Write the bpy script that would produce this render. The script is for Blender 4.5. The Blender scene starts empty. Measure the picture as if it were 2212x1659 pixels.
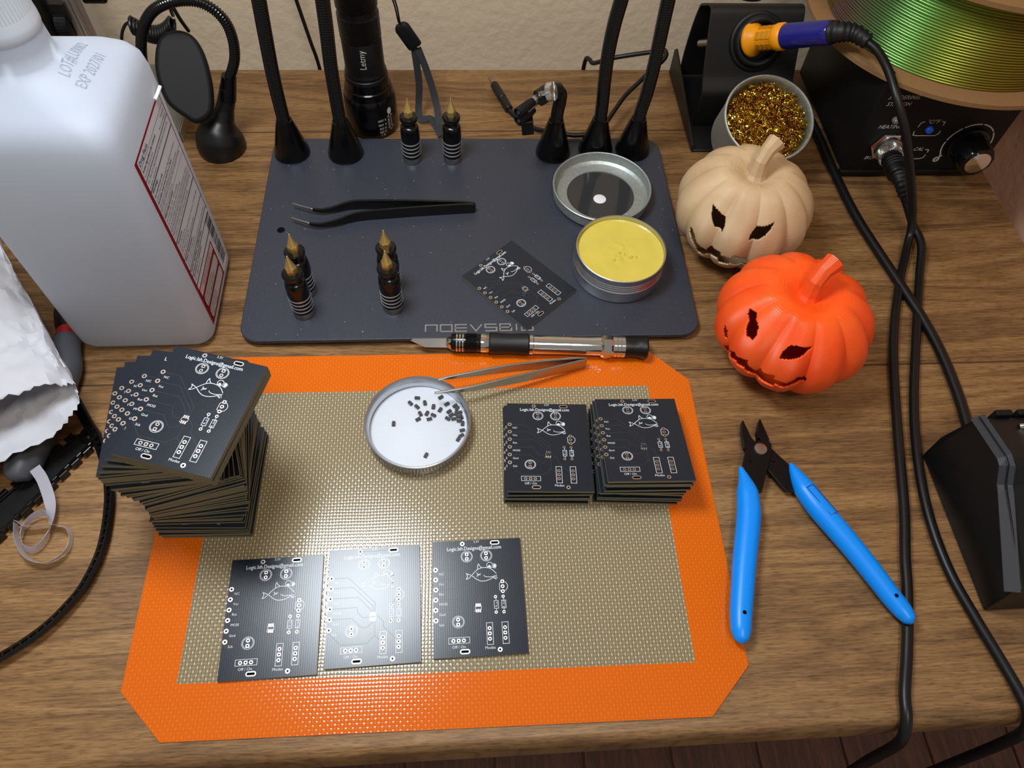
import bpy, bmesh, math, random
from mathutils import Vector, Matrix, noise

random.seed(7)
scene = bpy.context.scene
COL = scene.collection
MM = 0.001
PI = math.pi

# ---------------------------------------------------------------- camera
cd = bpy.data.cameras.new('camera')
cd.sensor_width = 36.0
cd.lens = 36.0 * 1600.0 / 2212.0
cd.clip_start = 0.01
cd.clip_end = 20
cam = bpy.data.objects.new('camera', cd)
COL.objects.link(cam)
cam.matrix_world = Matrix(((0.99760934, 0.02701321, -0.06360727, 0.013593),
                           (-0.05683221, 0.84435355, -0.53276371, -0.152786),
                           (0.03931537, 0.53510500, 0.84387022, 0.371163),
                           (0, 0, 0, 1)))
scene.camera = cam

# ---------------------------------------------------------------- view, world, lights
vs = scene.view_settings
vs.view_transform = 'Standard'
vs.look = 'None'
vs.gamma = 1.0
vs.use_curve_mapping = False
vs.exposure = 0.0

world = bpy.data.worlds.new('world')
scene.world = world
world.use_nodes = True
bg = world.node_tree.nodes['Background']
bg.inputs[0].default_value = (1.0, 0.93, 0.86, 1)
bg.inputs[1].default_value = 0.26


def area_light(name, loc, target, size, watts, color, shape='DISK', size_y=None, spread=PI):
    ld = bpy.data.lights.new(name, 'AREA')
    ld.shape = shape
    ld.size = size
    if size_y:
        ld.size_y = size_y
    ld.energy = watts
    ld.color = color
    ld.spread = spread
    o = bpy.data.objects.new(name, ld)
    COL.objects.link(o)
    o.location = loc
    d = Vector(target) - Vector(loc)
    o.rotation_euler = d.to_track_quat('-Z', 'Y').to_euler()
    return o


# round LED work lamp on an arm above the left half of the desk, and the room's ceiling light
area_light('work_lamp_light', (-0.112, 0.113, 0.50), (-0.01, 0.05, 0.0), 0.15, 2.35, (0.86, 0.93, 1.0))
area_light('ceiling_light', (0.15, -0.75, 1.75), (0.0, 0.15, 0.0), 0.4, 9.5, (1.0, 0.89, 0.78))


# ---------------------------------------------------------------- materials
def lin(c):
    c = c / 255.0
    return c / 12.92 if c <= 0.04045 else ((c + 0.055) / 1.055) ** 2.4


def rgb(r, g, b):
    return (lin(r), lin(g), lin(b))


def base_mat(name):
    m = bpy.data.materials.new(name)
    m.use_nodes = True
    nt = m.node_tree
    return m, nt, nt.nodes['Principled BSDF']


def mk(nt, kind, **kw):
    n = nt.nodes.new(kind)
    for k, v in kw.items():
        setattr(n, k, v)
    return n


def mat(name, col, rough=0.5, metal=0.0, spec=0.5, coat=0.0, coat_rough=0.1, amt=0.06, scale=90.0,
        bump=None, ior=1.45, sss=0.0, trans=0.0, alpha=1.0):
    """Principled material whose colour drifts with an object-space noise; bump = (scale, distance in mm)."""
    m, nt, p = base_mat(name)
    tc = mk(nt, 'ShaderNodeTexCoord')
    nz = mk(nt, 'ShaderNodeTexNoise')
    nz.inputs['Scale'].default_value = scale
    nz.inputs['Detail'].default_value = 3
    nt.links.new(tc.outputs['Object'], nz.inputs['Vector'])
    mx = mk(nt, 'ShaderNodeMix', data_type='RGBA')
    mx.inputs['A'].default_value = (*[c * (1 - amt) for c in col], 1)
    mx.inputs['B'].default_value = (*[min(1, c * (1 + amt)) for c in col], 1)
    nt.links.new(nz.outputs['Fac'], mx.inputs['Factor'])
    nt.links.new(mx.outputs['Result'], p.inputs['Base Color'])
    p.inputs['Roughness'].default_value = rough
    p.inputs['Metallic'].default_value = metal
    p.inputs['Specular IOR Level'].default_value = spec
    p.inputs['IOR'].default_value = ior
    p.inputs['Coat Weight'].default_value = coat
    p.inputs['Coat Roughness'].default_value = coat_rough
    p.inputs['Transmission Weight'].default_value = trans
    p.inputs['Alpha'].default_value = alpha
    if sss:
        p.inputs['Subsurface Weight'].default_value = sss
        p.inputs['Subsurface Radius'].default_value = (0.012, 0.012, 0.013)
    if bump:
        n2 = mk(nt, 'ShaderNodeTexNoise')
        n2.inputs['Scale'].default_value = bump[0]
        n2.inputs['Detail'].default_value = 4
        nt.links.new(tc.outputs['Object'], n2.inputs['Vector'])
        b = mk(nt, 'ShaderNodeBump')
        b.inputs['Distance'].default_value = bump[1] * MM
        b.inputs['Strength'].default_value = 1.0
        nt.links.new(n2.outputs['Fac'], b.inputs['Height'])
        nt.links.new(b.outputs['Normal'], p.inputs['Normal'])
    return m


def math_node(nt, op, a, b=None):
    n = mk(nt, 'ShaderNodeMath', operation=op)
    for i, x in enumerate((a, b)):
        if x is None:
            continue
        if isinstance(x, (int, float)):
            n.inputs[i].default_value = x
        else:
            nt.links.new(x, n.inputs[i])
    return n.outputs[0]


def ramp(nt, fac, stops):
    r = mk(nt, 'ShaderNodeValToRGB')
    e = r.color_ramp.elements
    while len(e) < len(stops):
        e.new(0.5)
    for el, (pos, c) in zip(e, stops):
        el.position = pos
        el.color = (*c, 1)
    nt.links.new(fac, r.inputs[0])
    return r.outputs[0]


def wood_mat(name, dark, mid, light, along='X', plank=88.0, rough=0.42, bump=0.05, seams=True):
    """Veneer: long grain streaks, cathedral figure, rows of different tone with a thin joint between rows."""
    m, nt, p = base_mat(name)
    tc = mk(nt, 'ShaderNodeTexCoord')
    sp = mk(nt, 'ShaderNodeSeparateXYZ')
    nt.links.new(tc.outputs['Object'], sp.inputs[0])
    xo, yo = (sp.outputs[0], sp.outputs[1]) if along == 'X' else (sp.outputs[1], sp.outputs[0])
    row = math_node(nt, 'FLOOR', math_node(nt, 'ADD', math_node(nt, 'DIVIDE', yo, plank * MM), 100.602))
    cmb = mk(nt, 'ShaderNodeCombineXYZ')
    nt.links.new(math_node(nt, 'ADD', math_node(nt, 'MULTIPLY', xo, 2.6), math_node(nt, 'MULTIPLY', row, 7.3)), cmb.inputs[0])
    nt.links.new(math_node(nt, 'MULTIPLY', yo, 26.0), cmb.inputs[1])
    nt.links.new(math_node(nt, 'MULTIPLY', row, 3.1), cmb.inputs[2])
    n1 = mk(nt, 'ShaderNodeTexNoise')
    n1.inputs['Scale'].default_value = 1.0
    n1.inputs['Detail'].default_value = 3
    n1.inputs['Distortion'].default_value = 1.1
    nt.links.new(cmb.outputs[0], n1.inputs['Vector'])
    figure = math_node(nt, 'ADD', math_node(nt, 'MULTIPLY', math_node(nt, 'SINE', math_node(nt, 'MULTIPLY', n1.outputs['Fac'], 46.0)), 0.5), 0.5)
    cm2 = mk(nt, 'ShaderNodeCombineXYZ')
    nt.links.new(math_node(nt, 'MULTIPLY', xo, 55.0), cm2.inputs[0])
    nt.links.new(math_node(nt, 'MULTIPLY', yo, 900.0), cm2.inputs[1])
    n2 = mk(nt, 'ShaderNodeTexNoise')
    n2.inputs['Scale'].default_value = 1.0
    n2.inputs['Detail'].default_value = 4
    nt.links.new(cm2.outputs[0], n2.inputs['Vector'])
    wn = mk(nt, 'ShaderNodeTexWhiteNoise', noise_dimensions='1D')
    nt.links.new(row, wn.inputs['W'])
    f = math_node(nt, 'ADD', math_node(nt, 'MULTIPLY', figure, 0.15), math_node(nt, 'MULTIPLY', n2.outputs['Fac'], 0.55))
    f = math_node(nt, 'ADD', f, math_node(nt, 'MULTIPLY', n1.outputs['Fac'], 0.35))
    f = math_node(nt, 'ADD', f, math_node(nt, 'MULTIPLY', math_node(nt, 'SUBTRACT', wn.outputs['Value'], 0.5), 0.08))
    c = ramp(nt, f, [(0.30, dark), (0.55, mid), (0.80, light)])
    # fine dark pores
    cm3 = mk(nt, 'ShaderNodeCombineXYZ')
    nt.links.new(math_node(nt, 'MULTIPLY', xo, 160.0), cm3.inputs[0])
    nt.links.new(math_node(nt, 'MULTIPLY', yo, 1500.0), cm3.inputs[1])
    n3 = mk(nt, 'ShaderNodeTexNoise')
    n3.inputs['Scale'].default_value = 1.0
    n3.inputs['Detail'].default_value = 2
    nt.links.new(cm3.outputs[0], n3.inputs['Vector'])
    pore = ramp(nt, n3.outputs['Fac'], [(0.34, (0.64, 0.60, 0.56)), (0.50, (1, 1, 1))])
    mu = mk(nt, 'ShaderNodeMix', data_type='RGBA', blend_type='MULTIPLY')
    mu.inputs['Factor'].default_value = 1.0
    nt.links.new(c, mu.inputs['A'])
    nt.links.new(pore, mu.inputs['B'])
    out = mu.outputs['Result']
    if seams:
        fr = math_node(nt, 'FRACT', math_node(nt, 'ADD', math_node(nt, 'DIVIDE', yo, plank * MM), 100.602))
        s = math_node(nt, 'LESS_THAN', fr, 0.006)
        m2 = mk(nt, 'ShaderNodeMix', data_type='RGBA')
        m2.inputs['B'].default_value = (*[x * 0.8 for x in dark], 1)
        nt.links.new(s, m2.inputs['Factor'])
        nt.links.new(out, m2.inputs['A'])
        out = m2.outputs['Result']
    nt.links.new(out, p.inputs['Base Color'])
    p.inputs['Roughness'].default_value = rough
    b = mk(nt, 'ShaderNodeBump')
    b.inputs['Distance'].default_value = bump * MM
    nt.links.new(n3.outputs['Fac'], b.inputs['Height'])
    nt.links.new(b.outputs['Normal'], p.inputs['Normal'])
    return m


def weave_mat(name, ground, thread, px=1.65, py=1.75, contrast=1.0, rough=0.22, dist=0.16):
    """Glass-fibre cloth under silicone: staggered bright warp stitches over a darker weft, embossed."""
    m, nt, p = base_mat(name)
    tc = mk(nt, 'ShaderNodeTexCoord')
    sp = mk(nt, 'ShaderNodeSeparateXYZ')
    nt.links.new(tc.outputs['Object'], sp.inputs[0])
    nz = mk(nt, 'ShaderNodeTexNoise')
    nz.inputs['Scale'].default_value = 60
    nt.links.new(tc.outputs['Object'], nz.inputs['Vector'])
    wob = math_node(nt, 'MULTIPLY', math_node(nt, 'SUBTRACT', nz.outputs['Fac'], 0.5), 0.5)
    u = math_node(nt, 'ADD', math_node(nt, 'ADD', math_node(nt, 'DIVIDE', sp.outputs[0], px * MM), 400.0), wob)
    v = math_node(nt, 'ADD', math_node(nt, 'ADD', math_node(nt, 'DIVIDE', sp.outputs[1], py * MM), 400.0), wob)
    iu = math_node(nt, 'FLOOR', u)
    iv = math_node(nt, 'FLOOR', v)
    fu = math_node(nt, 'FRACT', u)
    fv = math_node(nt, 'FRACT', v)
    par = math_node(nt, 'MODULO', math_node(nt, 'ADD', iu, iv), 2.0)       # 0 warp on top, 1 weft on top
    au = math_node(nt, 'SINE', math_node(nt, 'MULTIPLY', fu, PI))
    av = math_node(nt, 'SINE', math_node(nt, 'MULTIPLY', fv, PI))
    warp = math_node(nt, 'MULTIPLY', math_node(nt, 'POWER', au, 3.2), math_node(nt, 'POWER', av, 0.45))
    weft = math_node(nt, 'MULTIPLY', math_node(nt, 'POWER', av, 1.2), math_node(nt, 'POWER', au, 0.4))
    weft = math_node(nt, 'MULTIPLY', weft, 0.45)
    mixh = mk(nt, 'ShaderNodeMix', data_type='FLOAT')
    nt.links.new(par, mixh.inputs['Factor'])
    nt.links.new(warp, mixh.inputs['A'])
    nt.links.new(weft, mixh.inputs['B'])
    h0 = mixh.outputs['Result']
    # relief: soft pillows, the warp cells a little higher than the weft cells
    h = math_node(nt, 'MULTIPLY', math_node(nt, 'MULTIPLY', au, av), math_node(nt, 'SUBTRACT', 1.0, math_node(nt, 'MULTIPLY', par, 0.45)))
    # colour: thin bright warp stitches, faint weft
    wc = math_node(nt, 'MULTIPLY', math_node(nt, 'SUBTRACT', 1.0, par), math_node(nt, 'POWER', warp, 1.6))
    fc = math_node(nt, 'ADD', wc, math_node(nt, 'MULTIPLY', math_node(nt, 'MULTIPLY', par, weft), 0.55))
    fc = math_node(nt, 'MULTIPLY', fc, contrast)
    mx = mk(nt, 'ShaderNodeMix', data_type='RGBA')
    mx.inputs['A'].default_value = (*ground, 1)
    mx.inputs['B'].default_value = (*thread, 1)
    nt.links.new(fc, mx.inputs['Factor'])
    nt.links.new(mx.outputs['Result'], p.inputs['Base Color'])
    p.inputs['Roughness'].default_value = rough
    b = mk(nt, 'ShaderNodeBump')
    b.inputs['Distance'].default_value = dist * MM
    nt.links.new(h, b.inputs['Height'])
    nt.links.new(b.outputs['Normal'], p.inputs['Normal'])
    return m


def mask_mat(name):
    """Dark blue-black solder mask, glossy, with the faint ribs of the glass cloth under it."""
    m, nt, p = base_mat(name)
    tc = mk(nt, 'ShaderNodeTexCoord')
    wv = mk(nt, 'ShaderNodeTexWave', wave_type='BANDS', bands_direction='X')
    wv.inputs['Scale'].default_value = 300
    wv.inputs['Distortion'].default_value = 0.6
    nt.links.new(tc.outputs['Object'], wv.inputs['Vector'])
    nz = mk(nt, 'ShaderNodeTexNoise')
    nz.inputs['Scale'].default_value = 2500
    nt.links.new(tc.outputs['Object'], nz.inputs['Vector'])
    c = ramp(nt, nz.outputs['Fac'], [(0.3, rgb(20, 27, 37)), (0.7, rgb(27, 35, 47))])
    nt.links.new(c, p.inputs['Base Color'])
    p.inputs['Roughness'].default_value = 0.25
    h = math_node(nt, 'ADD', wv.outputs['Fac'], math_node(nt, 'MULTIPLY', nz.outputs['Fac'], 0.5))
    b = mk(nt, 'ShaderNodeBump')
    b.inputs['Distance'].default_value = 0.004 * MM
    nt.links.new(h, b.inputs['Height'])
    nt.links.new(b.outputs['Normal'], p.inputs['Normal'])
    return m


def layered_mat(name, c0, c1, rough=0.4, pitch=0.45, dist=0.06, sss=0.0):
    """3D-printed plastic: horizontal layer ridges plus patchy tone."""
    m, nt, p = base_mat(name)
    tc = mk(nt, 'ShaderNodeTexCoord')
    sp = mk(nt, 'ShaderNodeSeparateXYZ')
    nt.links.new(tc.outputs['Object'], sp.inputs[0])
    nz = mk(nt, 'ShaderNodeTexNoise')
    nz.inputs['Scale'].default_value = 55
    nt.links.new(tc.outputs['Object'], nz.inputs['Vector'])
    z = math_node(nt, 'ADD', sp.outputs[2], math_node(nt, 'MULTIPLY', nz.outputs['Fac'], 0.0012))
    h = math_node(nt, 'ABSOLUTE', math_node(nt, 'SINE', math_node(nt, 'MULTIPLY', z, PI / (pitch * MM))))
    c = ramp(nt, nz.outputs['Fac'], [(0.35, c0), (0.65, c1)])
    nt.links.new(c, p.inputs['Base Color'])
    p.inputs['Roughness'].default_value = rough
    if sss:
        p.inputs['Subsurface Weight'].default_value = sss
        p.inputs['Subsurface Radius'].default_value = (0.002, 0.001, 0.0006)
    b = mk(nt, 'ShaderNodeBump')
    b.inputs['Distance'].default_value = dist * MM
    nt.links.new(h, b.inputs['Height'])
    nt.links.new(b.outputs['Normal'], p.inputs['Normal'])
    return m


def knurl_mat(name, col, rough, metal, pitch, dist, angle_k):
    """Crossed diagonal grooves around the z axis of a turned part (angle_k = radius in mm)."""
    m, nt, p = base_mat(name)
    tc = mk(nt, 'ShaderNodeTexCoord')
    sp = mk(nt, 'ShaderNodeSeparateXYZ')
    nt.links.new(tc.outputs['Object'], sp.inputs[0])
    at = math_node(nt, 'MULTIPLY', math_node(nt, 'ARCTAN2', sp.outputs[1], sp.outputs[0]), angle_k * MM)
    k = 2 * PI / (pitch * MM)
    a = math_node(nt, 'SINE', math_node(nt, 'MULTIPLY', math_node(nt, 'ADD', at, sp.outputs[2]), k))
    b_ = math_node(nt, 'SINE', math_node(nt, 'MULTIPLY', math_node(nt, 'SUBTRACT', at, sp.outputs[2]), k))
    h = math_node(nt, 'MAXIMUM', a, b_)
    p.inputs['Base Color'].default_value = (*col, 1)
    p.inputs['Roughness'].default_value = rough
    p.inputs['Metallic'].default_value = metal
    b = mk(nt, 'ShaderNodeBump')
    b.inputs['Distance'].default_value = dist * MM
    nt.links.new(h, b.inputs['Height'])
    nt.links.new(b.outputs['Normal'], p.inputs['Normal'])
    return m


def filament_mat(name):
    """Silk two-tone filament: green and gold meet around the coil."""
    m, nt, p = base_mat(name)
    tc = mk(nt, 'ShaderNodeTexCoord')
    sp = mk(nt, 'ShaderNodeSeparateXYZ')
    nt.links.new(tc.outputs['Object'], sp.inputs[0])
    at = math_node(nt, 'ARCTAN2', sp.outputs[1], sp.outputs[0])
    f = math_node(nt, 'ADD', math_node(nt, 'DIVIDE', at, 2 * PI), 0.5)
    c = ramp(nt, f, [(0.03, rgb(100, 80, 74)), (0.085, rgb(92, 128, 70)), (0.125, rgb(120, 172, 84)), (0.165, rgb(140, 156, 56)), (0.215, rgb(136, 120, 36)), (0.30, rgb(96, 78, 30))])
    nt.links.new(c, p.inputs['Base Color'])
    p.inputs['Metallic'].default_value = 0.55
    p.inputs['Roughness'].default_value = 0.3
    return m


def jug_mat(name):
    m, nt, p = base_mat(name)
    tc = mk(nt, 'ShaderNodeTexCoord')
    nz = mk(nt, 'ShaderNodeTexNoise')
    nz.inputs['Scale'].default_value = 18
    nt.links.new(tc.outputs['Object'], nz.inputs['Vector'])
    c = ramp(nt, nz.outputs['Fac'], [(0.3, rgb(194, 203, 218)), (0.7, rgb(205, 213, 226))])
    nt.links.new(c, p.inputs['Base Color'])
    p.inputs['Roughness'].default_value = 0.55
    p.inputs['Subsurface Weight'].default_value = 0.6
    p.inputs['Subsurface Radius'].default_value = (0.02, 0.022, 0.026)
    tr = mk(nt, 'ShaderNodeBsdfTranslucent')
    tr.inputs[0].default_value = (0.86, 0.9, 0.95, 1)
    mixs = mk(nt, 'ShaderNodeMixShader')
    mixs.inputs[0].default_value = 0.5
    out = nt.nodes['Material Output']
    nt.links.new(p.outputs[0], mixs.inputs[1])
    nt.links.new(tr.outputs[0], mixs.inputs[2])
    nt.links.new(mixs.outputs[0], out.inputs[0])
    return m


def plate_mat(name):
    """Slate powder coat: fine grain with scattered pale specks of dust."""
    m, nt, p = base_mat(name)
    tc = mk(nt, 'ShaderNodeTexCoord')
    n1 = mk(nt, 'ShaderNodeTexNoise')
    n1.inputs['Scale'].default_value = 1500
    n1.inputs['Detail'].default_value = 3
    nt.links.new(tc.outputs['Object'], n1.inputs['Vector'])
    n2 = mk(nt, 'ShaderNodeTexNoise')
    n2.inputs['Scale'].default_value = 620
    n2.inputs['Detail'].default_value = 1
    nt.links.new(tc.outputs['Object'], n2.inputs['Vector'])
    c = ramp(nt, n1.outputs['Fac'], [(0.3, rgb(42, 45, 55)), (0.7, rgb(62, 66, 78))])
    d = ramp(nt, n2.outputs['Fac'], [(0.775, (0, 0, 0)), (0.82, (0.35, 0.36, 0.38))])
    mx = mk(nt, 'ShaderNodeMix', data_type='RGBA', blend_type='ADD')
    mx.inputs['Factor'].default_value = 1.0
    nt.links.new(c, mx.inputs['A'])
    nt.links.new(d, mx.inputs['B'])
    nt.links.new(mx.outputs['Result'], p.inputs['Base Color'])
    p.inputs['Roughness'].default_value = 0.4
    p.inputs['Metallic'].default_value = 0.15
    b = mk(nt, 'ShaderNodeBump')
    b.inputs['Distance'].default_value = 0.03 * MM
    nt.links.new(n1.outputs['Fac'], b.inputs['Height'])
    nt.links.new(b.outputs['Normal'], p.inputs['Normal'])
    return m


def film_mat(name, col):
    """Thin printed film: half of the light passes through."""
    m = mat(name, col, 0.4, amt=0.02)
    nt = m.node_tree
    tr = mk(nt, 'ShaderNodeBsdfTranslucent')
    tr.inputs[0].default_value = (*col, 1)
    mixs = mk(nt, 'ShaderNodeMixShader')
    mixs.inputs[0].default_value = 0.4
    nt.links.new(nt.nodes['Principled BSDF'].outputs[0], mixs.inputs[1])
    nt.links.new(tr.outputs[0], mixs.inputs[2])
    nt.links.new(mixs.outputs[0], nt.nodes['Material Output'].inputs[0])
    return m


M = dict(
    desk=wood_mat('desk_veneer', rgb(88, 62, 37), rgb(140, 104, 64), rgb(172, 136, 90), 'X', 220.0),
    floor=wood_mat('floor_boards', rgb(48, 24, 16), rgb(84, 46, 30), rgb(112, 66, 44), 'Y', 400.0, rough=0.35, seams=False),
    wall=mat('wall_paint', rgb(214, 196, 168), 0.75, amt=0.05, scale=9, bump=(120, 0.9)),
    wall_pink=mat('wall_paint_side', rgb(240, 186, 154), 0.8, amt=0.05, scale=9, bump=(120, 0.6)),
    orange=weave_mat('mat_orange', rgb(212, 97, 4), rgb(234, 122, 46), contrast=0.75, rough=0.12, dist=0.05),
    weave=weave_mat('mat_weave', rgb(124, 111, 84), rgb(212, 201, 170), rough=0.13, dist=0.048),
    mask=mask_mat('solder_mask'),
    fr4=mat('board_edge', rgb(116, 112, 88), 0.7, amt=0.2, scale=1200),
    trace=mat('mask_over_copper', rgb(44, 52, 64), 0.28, amt=0.05),
    silk=mat('silkscreen_ink', rgb(214, 224, 232), 0.35, amt=0.03),
    pad=mat('tinned_pad', rgb(208, 200, 194), 0.34, 1.0, amt=0.08, scale=900),
    hole=mat('drilled_hole', rgb(8, 7, 7), 0.9, spec=0.1),
    black_gloss=mat('black_gloss_plastic', rgb(8, 8, 9), 0.2, bump=(700, 0.01)),
    black_satin=mat('black_satin_plastic', rgb(12, 12, 13), 0.4, bump=(900, 0.015)),
    black_matte=mat('black_matte_plastic', rgb(11, 11, 12), 0.6, spec=0.35, amt=0.12, bump=(1500, 0.03)),
    black_rubber=mat('black_rubber', rgb(18, 18, 19), 0.5, amt=0.1, bump=(1300, 0.02)),
    black_metal=mat('black_powder_coat', rgb(17, 15, 15), 0.5, amt=0.1, bump=(1600, 0.03)),
    plate=plate_mat('slate_powder_coat'),
    plate_ink=mat('grey_logo_ink', rgb(126, 124, 118), 0.5),
    steel=mat('brushed_steel', rgb(178, 176, 172), 0.3, 1.0, amt=0.15, scale=120),
    dark_steel=mat('blackened_steel', rgb(30, 28, 28), 0.38, 0.7, amt=0.2, scale=300),
    chrome=mat('chrome', rgb(222, 220, 218), 0.1, 1.0, amt=0.05, scale=200),
    alu=mat('aluminium', rgb(196, 198, 202), 0.34, 1.0, amt=0.06, scale=300, bump=(900, 0.01)),
    alu_dusty=mat('dusty_aluminium', rgb(176, 182, 178), 0.5, 0.8, amt=0.3, scale=500),
    silver_ring=mat('silver_ring', rgb(222, 222, 224), 0.35, 0.7),
    brass=mat('brass', rgb(232, 204, 126), 0.3, 0.8, amt=0.08, scale=300),
    brass_wool=mat('brass_wool', rgb(212, 174, 62), 0.16, 1.0, amt=0.2, scale=200),
    red=mat('red_print', rgb(160, 8, 32), 0.4, amt=0.03),
    white_print=mat('white_label', rgb(226, 226, 230), 0.4, amt=0.02),
    label_film=film_mat('label_film', rgb(246, 247, 250)),
    red_film=film_mat('red_film', rgb(176, 10, 36)),
    ink=mat('black_print', rgb(28, 28, 30), 0.5, amt=0.02),
    ink_grey=mat('grey_ink_stamp', rgb(128, 136, 152), 0.6, amt=0.1, scale=2000),
    white_ink=mat('white_print_on_black', rgb(206, 204, 200), 0.5, amt=0.03),
    jug=jug_mat('milky_plastic'),
    cap=mat('white_cap_plastic', rgb(208, 216, 226), 0.4, sss=0.4, amt=0.02),
    paper=mat('white_paper', rgb(192, 193, 200), 0.75, amt=0.03, bump=(160, 0.3)),
    liner=mat('white_lid_liner', rgb(204, 211, 220), 0.55, amt=0.03, scale=400, bump=(900, 0.05)),
    flux=mat('flux_paste', rgb(212, 194, 84), 0.18, sss=0.5, amt=0.10, scale=70, coat=0.6, bump=(140, 0.35)),
    flux_dark=mat('melted_flux', rgb(205, 176, 50), 0.12, sss=0.3, amt=0.1, coat=0.8),
    window=mat('clear_window', rgb(120, 122, 124), 0.08, trans=0.85, amt=0.02),
    orange_print=layered_mat('orange_print', rgb(252, 78, 14), rgb(255, 96, 28), 0.34, dist=0.10, sss=0.15),
    bone_print=layered_mat('bone_print', rgb(196, 164, 124), rgb(208, 178, 138), 0.42, dist=0.10, sss=0.1),
    blue_grip=mat('blue_grip_plastic', rgb(0, 142, 250), 0.36, amt=0.02),
    yellow=mat('amber_rubber', rgb(248, 160, 12), 0.4, amt=0.03),
    amber_dark=mat('amber_rubber_recess', rgb(208, 140, 12), 0.45, amt=0.03),
    handle_blue=mat('royal_blue_plastic', rgb(34, 34, 120), 0.18, amt=0.03),
    button_blue=mat('blue_button', rgb(30, 104, 232), 0.35, amt=0.02),
    led=mat('clear_led', rgb(150, 146, 142), 0.12, trans=0.5, amt=0.02),
    cardboard=mat('kraft_board', rgb(138, 102, 62), 0.8, amt=0.14, scale=500, bump=(1800, 0.06)),
    filament=filament_mat('two_tone_filament'),
    teal=mat('teal_print', rgb(20, 96, 96), 0.4, amt=0.03),
    grey_rubber=mat('grey_rubber', rgb(72, 74, 80), 0.42, amt=0.05, bump=(1500, 0.01)),
    tan_edge=mat('tan_edge', rgb(150, 138, 116), 0.5, 0.2),
    bevel_sheen=mat('bevel_sheen_grey', rgb(52, 55, 62), 0.35),  # lighter grey puts the light reflected off the device's edge into the colour
    grey_metal=mat('grey_metal', rgb(120, 118, 112), 0.4, 0.6, amt=0.06),
    clear_film=mat('clear_film', rgb(226, 226, 238), 0.22, trans=0.45, amt=0.02, alpha=0.8),
    webbing=mat('woven_strap', rgb(40, 42, 44), 0.75, amt=0.5, scale=1500, bump=(1700, 0.15)),
    chip=mat('chip_epoxy', rgb(42, 44, 48), 0.5, amt=0.05),
    knurl_black=knurl_mat('knurled_black', rgb(16, 16, 17), 0.3, 0.6, 1.9, 0.35, 14.0),
    knurl_steel=knurl_mat('knurled_steel', rgb(210, 206, 200), 0.22, 1.0, 1.1, 0.25, 7.0),
    knurl_dark=knurl_mat('knurled_dark_steel', rgb(34, 34, 36), 0.25, 0.9, 1.4, 0.25, 5.3),
)

# ---------------------------------------------------------------- mesh building (millimetres in, metres out)
_text_cache = {}


def text2d(s, size):
    key = (s, size)
    if key in _text_cache:
        return _text_cache[key]
    cu = bpy.data.curves.new('lettering', 'FONT')
    cu.body = s
    cu.size = size
    cu.resolution_u = 2
    o = bpy.data.objects.new('lettering', cu)
    COL.objects.link(o)
    dg = bpy.context.evaluated_depsgraph_get()
    dg.update()
    me = o.evaluated_get(dg).to_mesh()
    v = [(p.co.x, p.co.y) for p in me.vertices]
    f = [tuple(p.vertices) for p in me.polygons]
    bpy.data.objects.remove(o)
    bpy.data.curves.remove(cu)
    _text_cache[key] = (v, f)
    return v, f


def spline(pts, n=8):
    """Catmull-Rom through the points."""
    P = [Vector(p) for p in pts]
    out = []
    for i in range(len(P) - 1):
        a = P[i - 1] if i else P[0] * 2 - P[1]
        b, c = P[i], P[i + 1]
        d = P[i + 2] if i + 2 < len(P) else P[-1] * 2 - P[-2]
        for k in range(n):
            t = k / n
            out.append(0.5 * ((2 * b) + (c - a) * t + (2 * a - 5 * b + 4 * c - d) * t * t + (3 * b - a - 3 * c + d) * t ** 3))
    out.append(P[-1])
    return out


def lerp_list(vals, n):
    """n samples along a list of numbers."""
    out = []
    for i in range(n):
        t = i / (n - 1) * (len(vals) - 1)
        k = min(int(t), len(vals) - 2)
        out.append(vals[k] + (vals[k + 1] - vals[k]) * (t - k))
    return out


def frame_z(origin, zdir, xhint=(1, 0, 0)):
    z = Vector(zdir).normalized()
    x = Vector(xhint)
    x = (x - z * x.dot(z)).normalized()
    y = z.cross(x)
    m = Matrix((x, y, z)).transposed().to_4x4()
    m.translation = Vector(origin)
    return m


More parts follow.
